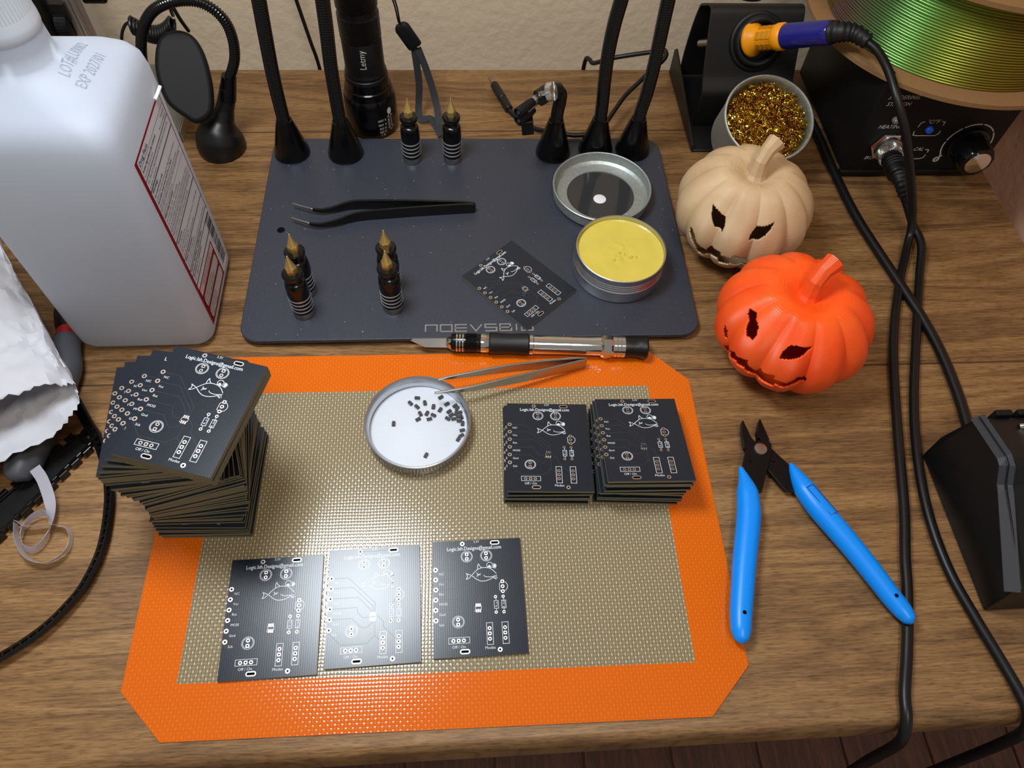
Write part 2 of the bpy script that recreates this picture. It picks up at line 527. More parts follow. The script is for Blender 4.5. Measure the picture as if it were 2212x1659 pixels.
class MB:
    def __init__(self):
        self.v, self.f, self.m, self.cm = [], [], [], 0

    def add(self, vs_, fs, T=None):
        n = len(self.v)
        for p in vs_:
            p = Vector(p)
            self.v.append(T @ p if T is not None else p)
        for f in fs:
            self.f.append(tuple(i + n for i in f))
            self.m.append(self.cm)
        return self

    def box(self, x0, x1, y0, y1, z0, z1, T=None):
        v = [(x0, y0, z0), (x1, y0, z0), (x1, y1, z0), (x0, y1, z0), (x0, y0, z1), (x1, y0, z1), (x1, y1, z1), (x0, y1, z1)]
        return self.add(v, [(3, 2, 1, 0), (4, 5, 6, 7), (0, 1, 5, 4), (1, 2, 6, 5), (2, 3, 7, 6), (3, 0, 4, 7)], T)

    def prism(self, poly, z0, z1, T=None):
        a = sum(poly[i - 1][0] * poly[i][1] - poly[i][0] * poly[i - 1][1] for i in range(len(poly)))
        if a < 0:
            poly = poly[::-1]
        n = len(poly)
        v = [(x, y, z0) for x, y in poly] + [(x, y, z1) for x, y in poly]
        f = [tuple(range(n))[::-1], tuple(range(n, 2 * n))] + [(i, (i + 1) % n, (i + 1) % n + n, i + n) for i in range(n)]
        return self.add(v, f, T)

    def loft(self, rings, cap0=True, cap1=True, T=None):
        n = len(rings[0])
        v = [p for r in rings for p in r]
        f = []
        for k in range(len(rings) - 1):
            for i in range(n):
                j = (i + 1) % n
                f.append((k * n + i, k * n + j, (k + 1) * n + j, (k + 1) * n + i))
        if cap0:
            f.append(tuple(range(n))[::-1])
        if cap1:
            f.append(tuple(range((len(rings) - 1) * n, len(rings) * n)))
        return self.add(v, f, T)

    def lathe(self, prof, n=32, T=None, cap0=True, cap1=True):
        rings = [[(r * math.cos(2 * PI * i / n), r * math.sin(2 * PI * i / n), z) for i in range(n)] for r, z in
                 [(max(r, 0.01), z) for r, z in prof]]
        return self.loft(rings, cap0, cap1, T)

    def tube(self, pts, r, n=12, cap=True, sy=1.0, T=None, up=None):
        P = [Vector(p) for p in pts]
        R = r if isinstance(r, (list, tuple)) else [r] * len(P)
        tan = [(P[min(i + 1, len(P) - 1)] - P[max(i - 1, 0)]).normalized() for i in range(len(P))]
        x = Vector(up) if up else Vector((0, 0, 1))
        if abs(x.dot(tan[0])) > 0.95:
            x = Vector((1, 0, 0))
        rings = []
        for i, p in enumerate(P):
            if up:
                x = Vector(up)
            x = (x - tan[i] * x.dot(tan[i])).normalized()
            y = tan[i].cross(x)
            rings.append([p + x * (R[i] * sy * math.cos(2 * PI * k / n)) + y * (R[i] * math.sin(2 * PI * k / n)) for k in range(n)])
        return self.loft(rings, cap, cap, T)

    def ribbon(self, pts, width, thick, up, T=None):
        """Flat strap along a path; `up` is the width direction (vector or list per point), thin across it."""
        P = [Vector(p) for p in pts]
        U = up if isinstance(up, list) else [up] * len(P)
        W = width if isinstance(width, list) else [width] * len(P)
        rings = []
        for i, p in enumerate(P):
            t = (P[min(i + 1, len(P) - 1)] - P[max(i - 1, 0)]).normalized()
            u = Vector(U[i])
            u = (u - t * u.dot(t)).normalized()
            n = t.cross(u)
            rings.append([p + u * W[i] / 2 + n * thick / 2, p - u * W[i] / 2 + n * thick / 2,
                          p - u * W[i] / 2 - n * thick / 2, p + u * W[i] / 2 - n * thick / 2])
        return self.loft(rings, True, True, T)

    def strip(self, pts, w, fn=None, z=0.0, closed=False):
        """Flat drawn line of width w in the xy plane (or mapped through fn)."""
        P = [Vector((p[0], p[1])) for p in pts]
        n = len(P)
        L, R_ = [], []
        for i in range(n):
            a = P[i - 1] if (closed or i) else P[i]
            c = P[(i + 1) % n] if (closed or i < n - 1) else P[i]
            d1, d2 = (P[i] - a), (c - P[i])
            d1 = d1.normalized() if d1.length > 1e-9 else d2.normalized()
            d2 = d2.normalized() if d2.length > 1e-9 else d1
            nrm = Vector((-(d1 + d2).y, (d1 + d2).x))
            nrm = nrm.normalized() if nrm.length > 1e-6 else Vector((-d1.y, d1.x))
            k = min(1.6, 1.0 / max(0.35, nrm.dot(Vector((-d1.y, d1.x)))))
            L.append(P[i] + nrm * w / 2 * k)
            R_.append(P[i] - nrm * w / 2 * k)
        v = [(p.x, p.y) for p in L + R_]
        f = []
        for i in range(n if closed else n - 1):
            j = (i + 1) % n
            f.append((n + i, n + j, j, i))
        return self.flat(v, f, fn, z)

    def flat(self, v, f, fn=None, z=0.0):
        return self.add([fn(x, y) if fn else (x, y, z) for x, y in v], f)

    def ring(self, cx, cy, r0, r1, z=0.0, n=24, fn=None, a0=0.0, a1=2 * PI):
        full = abs(a1 - a0 - 2 * PI) < 1e-6
        k = n if full else n + 1
        ang = [a0 + (a1 - a0) * i / n for i in range(k)]
        v = [(cx + r0 * math.cos(a), cy + r0 * math.sin(a)) for a in ang] + [(cx + r1 * math.cos(a), cy + r1 * math.sin(a)) for a in ang]
        f = [(i, k + i, k + (i + 1) % k, (i + 1) % k) for i in range(n)]
        return self.flat(v, f, fn, z)

    def disc(self, cx, cy, r, z=0.0, n=24, fn=None, ry=None):
        v = [(cx + r * math.cos(2 * PI * i / n), cy + (ry or r) * math.sin(2 * PI * i / n)) for i in range(n)]
        return self.flat(v, [tuple(range(n))], fn, z)

    def rect(self, x0, x1, y0, y1, z=0.0, fn=None):
        return self.flat([(x0, y0), (x1, y0), (x1, y1), (x0, y1)], [(0, 1, 2, 3)], fn, z)

    def text(self, s, size, x, y, align='L', fn=None, z=0.0, rot=0.0, sx=1.0, shear=0.0, sy=1.0):
        v, f = text2d(s, 1.0)
        if not v:
            return self
        w = max(p[0] for p in v) * size * sx
        off = {'L': 0, 'C': -w / 2, 'R': -w}[align]
        c, s_ = math.cos(rot), math.sin(rot)
        out = []
        for a, b in v:
            a, b = a * size * sx + b * size * shear + off, b * size * sy
            out.append((x + a * c - b * s_, y + a * s_ + b * c))
        return self.flat(out, f, fn, z)



def build(name, mb, mats, parent=None, smooth=True, angle=38, bevel=0.0, segs=2, loc=None, rot=None, recalc=True):
    me = bpy.data.meshes.new(name)
    me.from_pydata([tuple(p * MM) for p in mb.v], [], mb.f)
    if not isinstance(mats, (list, tuple)):
        mats = [mats]
    for k in mats:
        me.materials.append(M[k] if isinstance(k, str) else k)
    if len(mats) > 1:
        me.polygons.foreach_set('material_index', mb.m)
    if recalc:
        bm = bmesh.new()
        bm.from_mesh(me)
        bmesh.ops.recalc_face_normals(bm, faces=bm.faces)
        bm.to_mesh(me)
        bm.free()
    if smooth:
        me.shade_smooth()
        me.set_sharp_from_angle(angle=math.radians(angle))
    else:
        me.shade_flat()
    me.update()
    o = bpy.data.objects.new(name, me)
    COL.objects.link(o)
    if parent:
        o.parent = parent
    if loc:
        o.location = Vector(loc) * MM
    if rot:
        o.rotation_euler = rot
    if bevel:
        b = o.modifiers.new('bevel', 'BEVEL')
        b.width = bevel * MM
        b.segments = segs
        b.limit_method = 'ANGLE'
        b.angle_limit = math.radians(40)
    return o


def tag(o, label=None, cat=None, group=None, kind=None):
    if label:
        o['label'] = label
    if cat:
        o['category'] = cat
    if group:
        o['group'] = group
    if kind:
        o['kind'] = kind
    return o


def thing(name, label, cat, loc=(0, 0, 0), rot=(0, 0, 0), group=None):
    o = bpy.data.objects.new(name, None)
    o.empty_display_size = 0.02
    COL.objects.link(o)
    o.location = Vector(loc) * MM
    o.rotation_euler = rot
    return tag(o, label, cat, group)


def inst(src, parent, loc, rot=(0, 0, 0), scale=None, name=None):
    """another object on the same mesh"""
    o = src.copy()
    o.name = name or src.name.split('.')[0]
    COL.objects.link(o)
    o.parent = parent
    o.location = Vector(loc) * MM
    o.rotation_euler = rot
    if scale:
        o.scale = scale
    return o


def copy_tree(o, parent=None):
    c = o.copy()
    COL.objects.link(c)
    c.parent = parent
    for ch in o.children:
        copy_tree(ch, c)
    return c


def rrect(hx, hy, r, n=6):
    r = min(r, hx, hy)
    out = []
    for cx, cy, a0 in ((hx - r, hy - r, 0), (-hx + r, hy - r, PI / 2), (-hx + r, -hy + r, PI), (hx - r, -hy + r, 3 * PI / 2)):
        for i in range(n + 1):
            a = a0 + PI / 2 * i / n
            out.append((cx + r * math.cos(a), cy + r * math.sin(a)))
    return out


# ================================================================ the setting
def struct(name, mb, mats, parent=None, **kw):
    o = build(name, mb, mats, parent, **kw)
    if parent is None:
        o['kind'] = 'structure'
    return o


b = MB()
b.box(-1400, 1600, 432, 460, -740, 1500)
struct('wall_back', b, 'wall', smooth=False)
b = MB()
b.box(470, 495, 60, 432, -740, 1500)
struct('wall_right', b, 'wall_pink', smooth=False)
b = MB()
b.box(-1400, 1600, -1400, 432, -760, -743)
floor = struct('floor', b, 'floor', smooth=False)
b = MB()
b.box(-59.3, 59.3, -915, 915, -743, -740)
plank0 = None
for i in range(24):
    x = 1600 - 60 - 120 * i
    if plank0 is None:
        plank0 = build('plank', b, 'floor', floor, smooth=False, bevel=1.2, segs=1, loc=(x, -484, 0))
    else:
        inst(plank0, floor, (x, -484 + (i % 3) * 0.0, 0))

# desk
desk = thing('desk', 'wood-veneer desk with a rounded front edge that everything stands on', 'desk', (0, 0, -740))
prof = [(-108, 0), (-110.5, -0.8), (-112.4, -2.8), (-113.6, -6), (-114, -10), (-114, -26), (384, -26), (384, -1), (383, 0)]
b = MB()
T = Matrix(((0, 0, 1, 0), (1, 0, 0, 0), (0, 1, 0, 740), (0, 0, 0, 1)))
b.prism(prof, -900, 407, T)
build('desktop', b, 'desk', desk, angle=50)
for (x, y) in ((-870, 0), (-870, 340), (350, 0), (350, 340)):
    b = MB()
    b.box(x, x + 40, y, y + 40, 0, 714)
    build('leg', b, 'black_metal', desk, smooth=False, bevel=2)

# ================================================================ silicone mat
smat = thing('baking_mat', 'orange-bordered silicone mat with beige woven centre under the circuit boards', 'mat',
             (0, 0, 0), (0, 0, math.radians(-0.5)))
W_, D_, C_ = 147.5, 104.0, 22.0
outer = [(-W_ + C_, -D_), (W_ - C_, -D_), (W_, -D_ + C_), (W_, D_ - C_), (W_ - C_, D_), (-W_ + C_, D_), (-W_, D_ - C_), (-W_, -D_ + C_)]
ix0, ix1, iy0, iy1 = -122.8, 121.8, -79.5, 78.5
inner = [(ix0, iy0), (ix1, iy0), (ix1, iy1), (ix0, iy1)]
b = MB()
TH = 0.7
vv = [(x, y, TH) for x, y in outer] + [(x, y, TH) for x, y in inner] + [(x, y, 0.02) for x, y in outer] + [(x, y, 0.02) for x, y in inner]
ff = []
for (a, c, p, q) in ((0, 1, 0, 1), (2, 3, 1, 2), (4, 5, 2, 3), (6, 7, 3, 0)):
    ff += [(a, c, 8 + q, 8 + p), (12 + c, 12 + a, 20 + p, 20 + q)]
for (a, c, p) in ((1, 2, 1), (3, 4, 2), (5, 6, 3), (7, 0, 0)):
    ff += [(a, c, 8 + p), (12 + c, 12 + a, 20 + p)]
for i in range(8):
    j = (i + 1) % 8
    ff.append((12 + i, 12 + j, j, i))
for i in range(4):
    j = (i + 1) % 4
    ff.append((8 + i, 8 + j, 20 + j, 20 + i))
b.add(vv, ff)
build('border', b, 'orange', smat, smooth=False, recalc=False)
b = MB()
b.box(ix0, ix1, iy0, iy1, 0.02, TH)
build('woven_centre', b, 'weave', smat, smooth=False)

# ================================================================ circuit boards
PW, PD, PT = 22.75, 29.0, 1.5
BIG = [(-21.28, 14.14), (-21.3, 9.06), (-21.3, 3.98), (-21.35, -1.08), (-21.4, -6.13), (-21.4, -11.2), (-7.37, 27.25), (9.16, -26.49)]
SLOT = [(9.46, 27.16), (-7.68, -26.55)]
SQ = [(-5.3, 21.6), (4.64, 21.6), (-10.6, -13.68), (12.16, 6.57), (4.55, -18.7), (12.1, -18.7), (-10.6, -21.3)]
RD = [(-5.3, 19.17), (4.62, 19.2), (-10.6, -11.23), (12.18, 4.07), (12.15, 1.54), (4.57, -16.2), (4.52, -21.23),
      (12.14, -16.2), (12.07, -21.24), (-13.15, -21.3), (-8.1, -21.3)]
RS = [(8.3, -1.01), (8.25, -8.64), (12.13, -1.01), (12.1, -8.68)]
ICP = [(-1.4, -4.68), (-0.47, -4.7), (0.47, -4.72), (-1.4, -7.42), (-0.47, -7.44), (0.46, -7.46)]
TRACES = [[(-21.28, 14.14), (-12.85, 14.05), (0.61, 0.58), (0.47, -4.4)], [(-21.34, 9.04), (-10.4, 9.1), (-0.47, -0.83), (-0.47, -4.3)],
          [(-21.4, 3.97), (-7.79, 3.9), (-1.49, -2.66), (-1.4, -4.3)], [(-21.41, -1.08), (-8.1, -1.07), (-7.92, -3.45), (-5.46, -6.15), (-1.88, -6.18)],
          [(-21.5, -6.2), (-10.44, -6.31), (-5.5, -11.19), (-3.21, -11.14), (-0.5, -8.6)],
          [(-21.5, -11.2), (-21.34, -12.9), (-15.63, -18.5), (-3.13, -18.6), (0.61, -15.03), (0.46, -7.8)],
          [(1.36, -5.4), (4.63, -8.53), (4.68, -11.05), (12.09, -18.71)], [(0.6, -15.22), (4.44, -18.69)],
          [(12.21, 4.07), (10.46, 2.17), (8.35, -1.01)], [(-6.33, 27.3), (7.39, 27.28)]]


def board_core_mb():
    b = MB()
    b.box(-PW, PW, -PD, PD, 0, PT)
    b.m = [0, 0, 1, 1, 1, 1]
    return b


def silk_mb():
    b = MB()
    z = PT + 0.05
    b.text('Logic.Ish.Designs@gmail.com', 2.75, -1.45, 23.75, 'C', z=z, sx=0.86)
    b.text('Logic.Ish.Designs@gmail.com', 2.75, -1.39, 23.79, 'C', z=z + 0.004, sx=0.86)
    b.text('3.3V', 1.6, -0.14, 27.55, 'C', z=z)
    for s, (x, y) in zip(('NC', 'Vcc', 'Rst', 'MOSI', 'Gnd', 'Sck'), BIG[:6]):
        b.text(s, 1.75, x + 1.6, y - 2.9, 'L', z=z)
    b.text('Off / On', 1.9, -10.6, -24.9, 'C', z=z)
    b.text('Modes', 1.9, 4.5, -26.0, 'C', z=z)
    for (x, y, fl) in ((-5.3, 20.35, 1), (4.7, 20.35, 1), (-10.5, -12.4, -1)):
        b.ring(x, y, 2.82, 3.02, z, 32)
        a = 0.48
        b.ring(x, y, 2.35, 2.55, z, 28, a0=PI / 2 * fl + a, a1=PI / 2 * fl + 2 * PI - a)
        hx = 2.45 * math.sin(a)
        b.strip([(x - hx, y + fl * 2.18), (x + hx, y + fl * 2.18)], 0.2, z=z)
    # transistor outline
    b.ring(12.2, 4.05, 2.35, 2.6, z, 20, a0=-PI / 2 + 0.35, a1=PI / 2 - 0.35)
    b.strip([(11.5, 6.4), (10.6, 5.6), (10.55, 2.4), (11.4, 1.5)], 0.24, z=z)
    for x, t in ((8.5, 'R_q'), (12.25, 'R_led')):
        b.strip([(x - 1, -2.95), (x + 1, -2.95), (x + 1, -6.8), (x - 1, -6.8)], 0.24, z=z, closed=True)
        b.strip([(x, -1.6), (x, -2.9)], 0.22, z=z)
        b.strip([(x, -6.85), (x, -8.1)], 0.22, z=z)
        b.text(t, 1.5, x + 0.5, -4.9, 'C', z=z, rot=PI / 2)
    for x in (4.65, 12.25):
        b.strip([(x - 1.5, -13.6), (x + 1.5, -13.6), (x + 1.5, -23.9), (x - 1.5, -23.9)], 0.24, z=z, closed=True)
    b.strip([(-15.4, -19.85), (-5.3, -19.85), (-5.3, -22.65), (-15.4, -22.65)], 0.22, z=z, closed=True)
    # fish emblem
    w = 0.3

    def cur(p, n=5):
        return [(q.x, q.y) for q in spline([(x, y, 0) for x, y in p], n)]
    b.strip(cur([(-6.1, 8.4), (-4.5, 9.1), (-3.02, 10.55), (-0.45, 12.98), (2.06, 14.06), (4.92, 13.97), (7.31, 12.92), (9.41, 10.73)]), w, z=z)
    b.strip(cur([(-6.0, 11.68), (-4.6, 10.95), (-3.02, 10.2), (-0.7, 8.3), (1.68, 7.26), (4.53, 7.45), (7.02, 8.43), (9.4, 10.2)]), w, z=z)
    b.strip(cur([(-6.0, 11.68), (-5.25, 10.15), (-6.1, 8.4)]), w, z=z)
    b.strip(cur([(0.0, 13.4), (0.1, 15.2), (0.55, 16.43)]), w, z=z)
    b.strip(cur([(0.55, 16.43), (1.0, 15.2), (2.07, 14.2)]), w, z=z)
    b.ring(6.2, 15.3, 1.35, 1.62, z, 24)
    b.disc(6.05, 14.55, 0.72, z, 18)
    b.ring(8.55, 14.75, 1.0, 1.25, z, 20)
    b.disc(8.85, 14.6, 0.85, z, 18, ry=1.25)
    b.strip([(1.49, 11.14), (0.24, 10.68), (-0.52, 11.75), (-0.17, 10.59), (-0.64, 9.51), (0.3, 10.35), (1.45, 10.53)], 0.24, z=z)
    b.strip(cur([(2.94, 10.19), (3.83, 9.44), (5.85, 9.12), (7.9, 9.4), (9.59, 10.31)]), 0.28, z=z)
    for p in ([(7.27, 9.1), (8.82, 7.91)], [(8.09, 9.3), (9.34, 7.8)], [(8.81, 9.6), (9.86, 8.26)], [(9.5, 10.3), (9.2, 8.9)]):
        b.strip(p, 0.25, z=z)
    b.strip([(-1.95, -6.9), (-1.95, -5.2)], 0.2, z=z)
    b.disc(-2.2, -7.5, 0.22, z, 8)
    b.strip([(1.05, -7.0), (1.05, -5.1)], 0.2, z=z)
    return b


def trace_mb():
    b = MB()
    for t in TRACES:
        b.strip(t, 0.28, z=PT + 0.02)
    return b


def pad_round(r, h):
    b = MB()
    b.ring(0, 0, h, r, 0, 24)
    b.cm = 1
    b.disc(0, 0, h, -0.004, 16)
    return b


def pad_square(r, h):
    b = MB()
    n = 16
    ang = [2 * PI * (i + 0.5) / n for i in range(n)]
    v = []
    for a in ang:
        k = r / max(abs(math.cos(a)), abs(math.sin(a)))
        v.append((k * math.cos(a), k * math.sin(a)))
    v += [(h * math.cos(a), h * math.sin(a)) for a in ang]
    b.flat(v, [(n + i, i, (i + 1) % n, n + (i + 1) % n) for i in range(n)], z=0)
    b.cm = 1
    b.disc(0, 0, h, -0.004, 16)
    return b


def slot_mb():
    b = MB()

    def ov(hx, r, n=8):
        out = []
        for s in (1, -1):
            for i in range(n + 1):
                a = (-PI / 2 + PI * i / n) + (0 if s == 1 else PI)
                out.append((s * hx + r * math.cos(a), r * math.sin(a)))
        return out
    o1, o2 = ov(1.3, 1.15), ov(1.3, 0.62)
    n = len(o1)
    b.flat(o1 + o2, [(n + i, i, (i + 1) % n, n + (i + 1) % n) for i in range(n)], z=0)
    b.cm = 1
    b.flat(o2, [tuple(range(n))], z=-0.004)
    return b


def smd_mb():
    b = MB()
    b.rect(-0.33, 0.33, -0.75, 0.75)
    return b


PADS = [('big', p) for p in BIG] + [('slot', p) for p in SLOT] + [('sq', p) for p in SQ] + [('rd', p) for p in RD] + \
       [('rs', p) for p in RS] + [('smd', p) for p in ICP]
PAD_MB = dict(big=pad_round(1.15, 0.5), rd=pad_round(0.92, 0.42), rs=pad_round(0.78, 0.36), sq=pad_square(0.86, 0.42), slot=slot_mb(), smd=smd_mb())
_proto = {}


def chip_mbs():
    b = MB()
    b.box(-1.5, 1.5, -0.8, 0.8, 0.1, 1.15)
    p = MB()
    for x in (-0.95, 0, 0.95):
        for s in (-1, 1):
            p.box(x - 0.2, x + 0.2, min(s * 0.8, s * 1.05), max(s * 0.8, s * 1.05), 0.45, 0.62)
            p.box(x - 0.2, x + 0.2, min(s * 0.98, s * 1.1), max(s * 0.98, s * 1.1), 0.1, 0.62)
            p.box(x - 0.2, x + 0.2, min(s * 1.0, s * 1.42), max(s * 1.0, s * 1.42), 0.0, 0.14)
    return b, p


def proto(key, maker):
    if key not in _proto:
        _proto[key] = maker()
        return _proto[key], True
    return _proto[key], False


def place(key, name, mb_fn, mats, parent, loc, rot=(0, 0, 0), **kw):
    """build a part the first time, share its mesh afterwards"""
    if key not in _proto:
        _proto[key] = build(name, mb_fn(), mats, parent, loc=loc, rot=rot, **kw)
        return _proto[key]
    return inst(_proto[key], parent, loc, rot, name=name)


def joined_pads():
    b = MB()
    for k, (x, y) in PADS:
        n0 = len(b.f)
        b.add(PAD_MB[k].v, PAD_MB[k].f, Matrix.Translation((x, y, 0)))
        b.m[n0:] = PAD_MB[k].m
    return b


def circuit_board(label, loc, rot=(0, 0, 0), group=None, detail=False, chip=False):
    t = thing('circuit_board', label, 'circuit board', loc, rot, group)
    place('core', 'board_core', board_core_mb, ['mask', 'fr4'], t, (0, 0, 0), smooth=False)
    place('trace', 'copper_traces', trace_mb, 'trace', t, (0, 0, 0), smooth=False, recalc=False)
    place('silk', 'silkscreen', silk_mb, 'silk', t, (0, 0, 0), smooth=False, recalc=False)
    if detail:
        for k, (x, y) in PADS:
            place('pad_' + k, 'solder_pad', lambda k=k: PAD_MB[k], ['pad', 'hole'], t, (x, y, PT + 0.035), smooth=False, recalc=False)
    else:
        place('pads', 'solder_pads', joined_pads, ['pad', 'hole'], t, (0, 0, PT + 0.035), smooth=False, recalc=False)
    if chip:
        c = place('pcb_chip', 'chip', lambda: chip_mbs()[0], 'chip', t, (-0.47, -6.07, PT + 0.04), smooth=False)
        place('pcb_chip_pins', 'pins', lambda: chip_mbs()[1], 'steel', c, (0, 0, 0), smooth=False)
    return t


MZ = 0.72
rad = math.radians
# three boards laid out in front
circuit_board('bare circuit board at left of the front row, half in glare', (-82.6, -49.2, MZ), (0, 0, rad(1.2)), 'boards in the front row', True)
circuit_board('bare circuit board in the middle of the front row, washed out by glare', (-34.0, -46.0, MZ), (0, 0, rad(1.4)), 'boards in the front row', True)
circuit_board('bare circuit board at right of the front row, dark and readable', (17.7, -44.1, MZ), (0, 0, rad(0.6)), 'boards in the front row', True)
# board on the metal plate, turned 42 degrees
circuit_board('circuit board lying askew on the dark metal plate beside the flux tin', (49.7, 152.7, 6.05), (0, 0, rad(42.0)), None, True)


ORD = ['zeroth', 'first', 'second', 'third', 'fourth', 'fifth', 'sixth', 'seventh', 'eighth', 'ninth', 'tenth', 'eleventh', 'twelfth', 'thirteenth',
       'fourteenth', 'fifteenth', 'sixteenth', 'seventeenth', 'eighteenth', 'nineteenth', 'twentieth']
ORD += ['twenty-' + o for o in ORD[1:10]] + ['thirtieth'] + ['thirty-' + o for o in ORD[1:10]] + ['fortieth']


def tilted_stack(n, x0, y0, yaw0, x1, y1, yaw1, tilt, group, names, seed):
    rnd = random.Random(seed)
    for i in range(n):
        t = i / (n - 1)
        a = rad(tilt) * t
        zc = MZ + i * 1.62 + PD * math.sin(a)
        ex = rnd.uniform(-1.3, 1.3) if 0 < i < n - 1 else 0
        x = x0 + (x1 - x0) * t + ex
        y = y0 + (y1 - y0) * t + rnd.uniform(-0.7, 0.7)
        yaw = yaw0 + (yaw1 - yaw0) * t + (rnd.uniform(-1.2, 1.2) if i < n - 1 else 0)
        lab = names[0] if i == 0 else names[2] if i == n - 1 else names[1].replace('middle', ORD[n - i] + '-from-top')
        circuit_board(lab, (x, y, zc), (-a, 0, rad(yaw)), group, i == n - 1, True)


tilted_stack(5, 57.0, 33.6, -3.2, 58.5, 33.1, -2.8, 7.4, 'boards in the low stack',
             ('bottom board of the low five-board stack next to the tin lid', 'middle board of the low five-board stack next to the tin lid',
              'top board with chip on the low five-board stack next to the tin lid'), 3)
tilted_stack(9, 105.6, 31.4, -4.0, 108.7, 31.7, -1.4, 12.45, 'boards in the nine-board stack',
             ('bottom board of the nine-board stack by the mat\'s right border', 'middle board of the nine-board stack by the mat\'s right border',
              'top board with chip on the nine-board stack by the mat\'s right border'), 11)

STEP = [(55, 65.2, -129.0, 27.6, 4), (65.2, 68.4, -126.0, 27.4, 0.5), (68.4, 71.6, -121.4, 27.2, -4), (71.6, 74.8, -116.2, 26.2, -9), (74.8, 100, -106.8, 20.5, -17)]
KEY = [(0, -119.8, 21.4, -2), (5, -120.2, 22.0, -1.6), (8, -121, 24, -2), (12, -123.0, 26, 0), (15, -122.0, 26.5, 3), (20, -122.4, 27.6, 7.8), (25, -122.4, 27.4, 9),
       (30, -122.6, 27.1, 13), (36, -123, 27.6, 14.5), (42, -124.6, 28.2, 16.5), (48, -125, 27, 10), (52, -125.8, 25.9, 5), (62, -129.4, 28.1, 3.5),
       (66, -126.5, 27.5, 0.5), (70, -121.5, 27, -4.5), (74, -116, 25.8, -9), (78, -110.5, 23, -14), (82, -106.6, 20.4, -17), (90, -106.6, 20.4, -17)]
rnd = random.Random(5)
NB = 52
for i in range(NB):
    z = i * 1.6
    for k in range(len(KEY) - 1):
        if KEY[k][0] <= z <= KEY[k + 1][0]:
            break
    a, c = KEY[k], KEY[k + 1]
    t = (z - a[0]) / (c[0] - a[0])
    x, y, yaw = [a[j] + (c[j] - a[j]) * t for j in (1, 2, 3)]
    jit = 0.0 if i >= NB - 1 else 0.6
    for s0, s1, sx_, sy_, sa_ in STEP:
        if s0 <= z < s1:
            x, y, yaw = sx_, sy_, sa_
            jit *= 0.5
    x += rnd.uniform(-0.9, 0.9) * jit
    y += rnd.uniform(-0.9, 0.9) * jit
    yaw += rnd.uniform(-1.3, 1.3) * jit
    if i == NB - 1:
        lab = 'topmost board of the tall twisted stack, fully readable and turned clockwise'
    elif i == NB - 2:
        lab = 'second board from the top of the tall twisted stack'
    elif i >= 38:
        lab = ORD[NB - i] + ' board from the top of the tall twisted stack, in its left-fanned part'
    elif i == 0:
        lab = 'bottom board of the tall twisted stack, resting on the mat'
    else:
        lab = ORD[i + 1] + ' board from the bottom of the tall twisted stack'
    circuit_board(lab, (x, y, MZ + z), (0, 0, rad(yaw)), 'boards in the tall twisted stack', i == NB - 1)

# ================================================================ tin lid with loose chips
LX, LY = -13.0, 52.4
lid = thing('tin_lid', 'shallow aluminium tin lid with white liner holding loose chips', 'lid', (LX, LY, MZ))
b = MB()
b.lathe([(27.6, 0), (28.4, 0.5), (28.6, 2), (28.6, 8.2), (29.3, 8.8), (29.6, 9.6), (29.4, 10.3), (28.9, 10.5), (28.5, 10.1), (28.0, 9.0), (27.5, 8.4), (27.4, 1.2)], 72, cap1=True)
build('rim', b, 'alu', lid, angle=50)
b = MB()
for i in range(96):
    a = 2 * PI * i / 96
    b.box(28.5, 28.95, -0.45, 0.45, 1.6, 4.4, Matrix.Rotation(a, 4, 'Z'))
build('knurled_band', b, 'alu', lid, smooth=False)
b = MB()
b.lathe([(27.3, 1.25), (27.3, 2.0), (26.9, 2.3)], 64)
build('liner', b, 'liner', lid, angle=50)
CH = [(-14.0, 71.5), (-17.9, 68.1), (-14.1, 65.6), (-9.6, 68.0), (-0.5, 71.5), (3.0, 66.8), (-4.7, 65.3), (-0.9, 63.1), (-12.2, 60.9), (-8.4, 61.0),
      (-4.7, 59.7), (-13.4, 57.3), (-7.0, 57.2), (-27.1, 54.9), (4.2, 61.8), (7.7, 65.5), (9.0, 63.8), (8.2, 60.6), (10.6, 61.1), (5.5, 59.4),
      (12.1, 58.3), (3.4, 57.2), (6.9, 56.8), (9.6, 57.5), (10.0, 55.4), (12.7, 53.8), (11.5, 49.3), (11.3, 45.9), (9.2, 43.8), (-8.8, 34.3)]
CA = [-5, -50, -48, -80, 35, 30, 82, 60, -65, 65, -30, 30, 15, 88, 40, 38, 60, 78, 15, 38, -70, -35, 8, -5, -8, 85, 12, 30, 60, 62]
CAMP = {13: 'single black chip lying alone at the left of the white lid liner', 29: 'single black chip lying alone near the front of the white lid liner',
        4: 'black chip between the two tweezer tips in the white lid', 28: 'lowest of the three chips against the lid\'s right rim',
        0: 'rearmost chip of the loose group left of the tweezer tip'}
chip0 = None
placed = []
for i, ((x, y), a) in enumerate(zip(CH, CA)):
    d = math.hypot(x - LX, y - LY)
    if d > 24.8:
        x, y = LX + (x - LX) * 24.8 / d, LY + (y - LY) * 24.8 / d
    z = MZ + 2.32
    if any(math.hypot(x - q[0], y - q[1]) < 2.1 and q[2] < z + 0.5 for q in placed):
        z += 1.2
    placed.append((x, y, z))
    if i < 13:
        lab = 'black six-legged chip in the loose group left of the tweezer tip'
    else:
        lab = 'black six-legged chip in the pile at the right of the white lid'
    lab = CAMP.get(i, lab)
    if chip0 is None:
        bb, pp = chip_mbs()
        chip0 = build('chip', bb, 'chip', smooth=False, loc=(x, y, z), rot=(0, 0, rad(a)))
        build('pins', pp, 'steel', chip0, smooth=False)
        c = chip0
    else:
        c = copy_tree(chip0)
        c.location = Vector((x, y, z)) * MM
        c.rotation_euler = (0, 0, rad(a))
    tag(c, lab, 'chip', 'loose chips in the tin lid')
c = copy_tree(chip0)
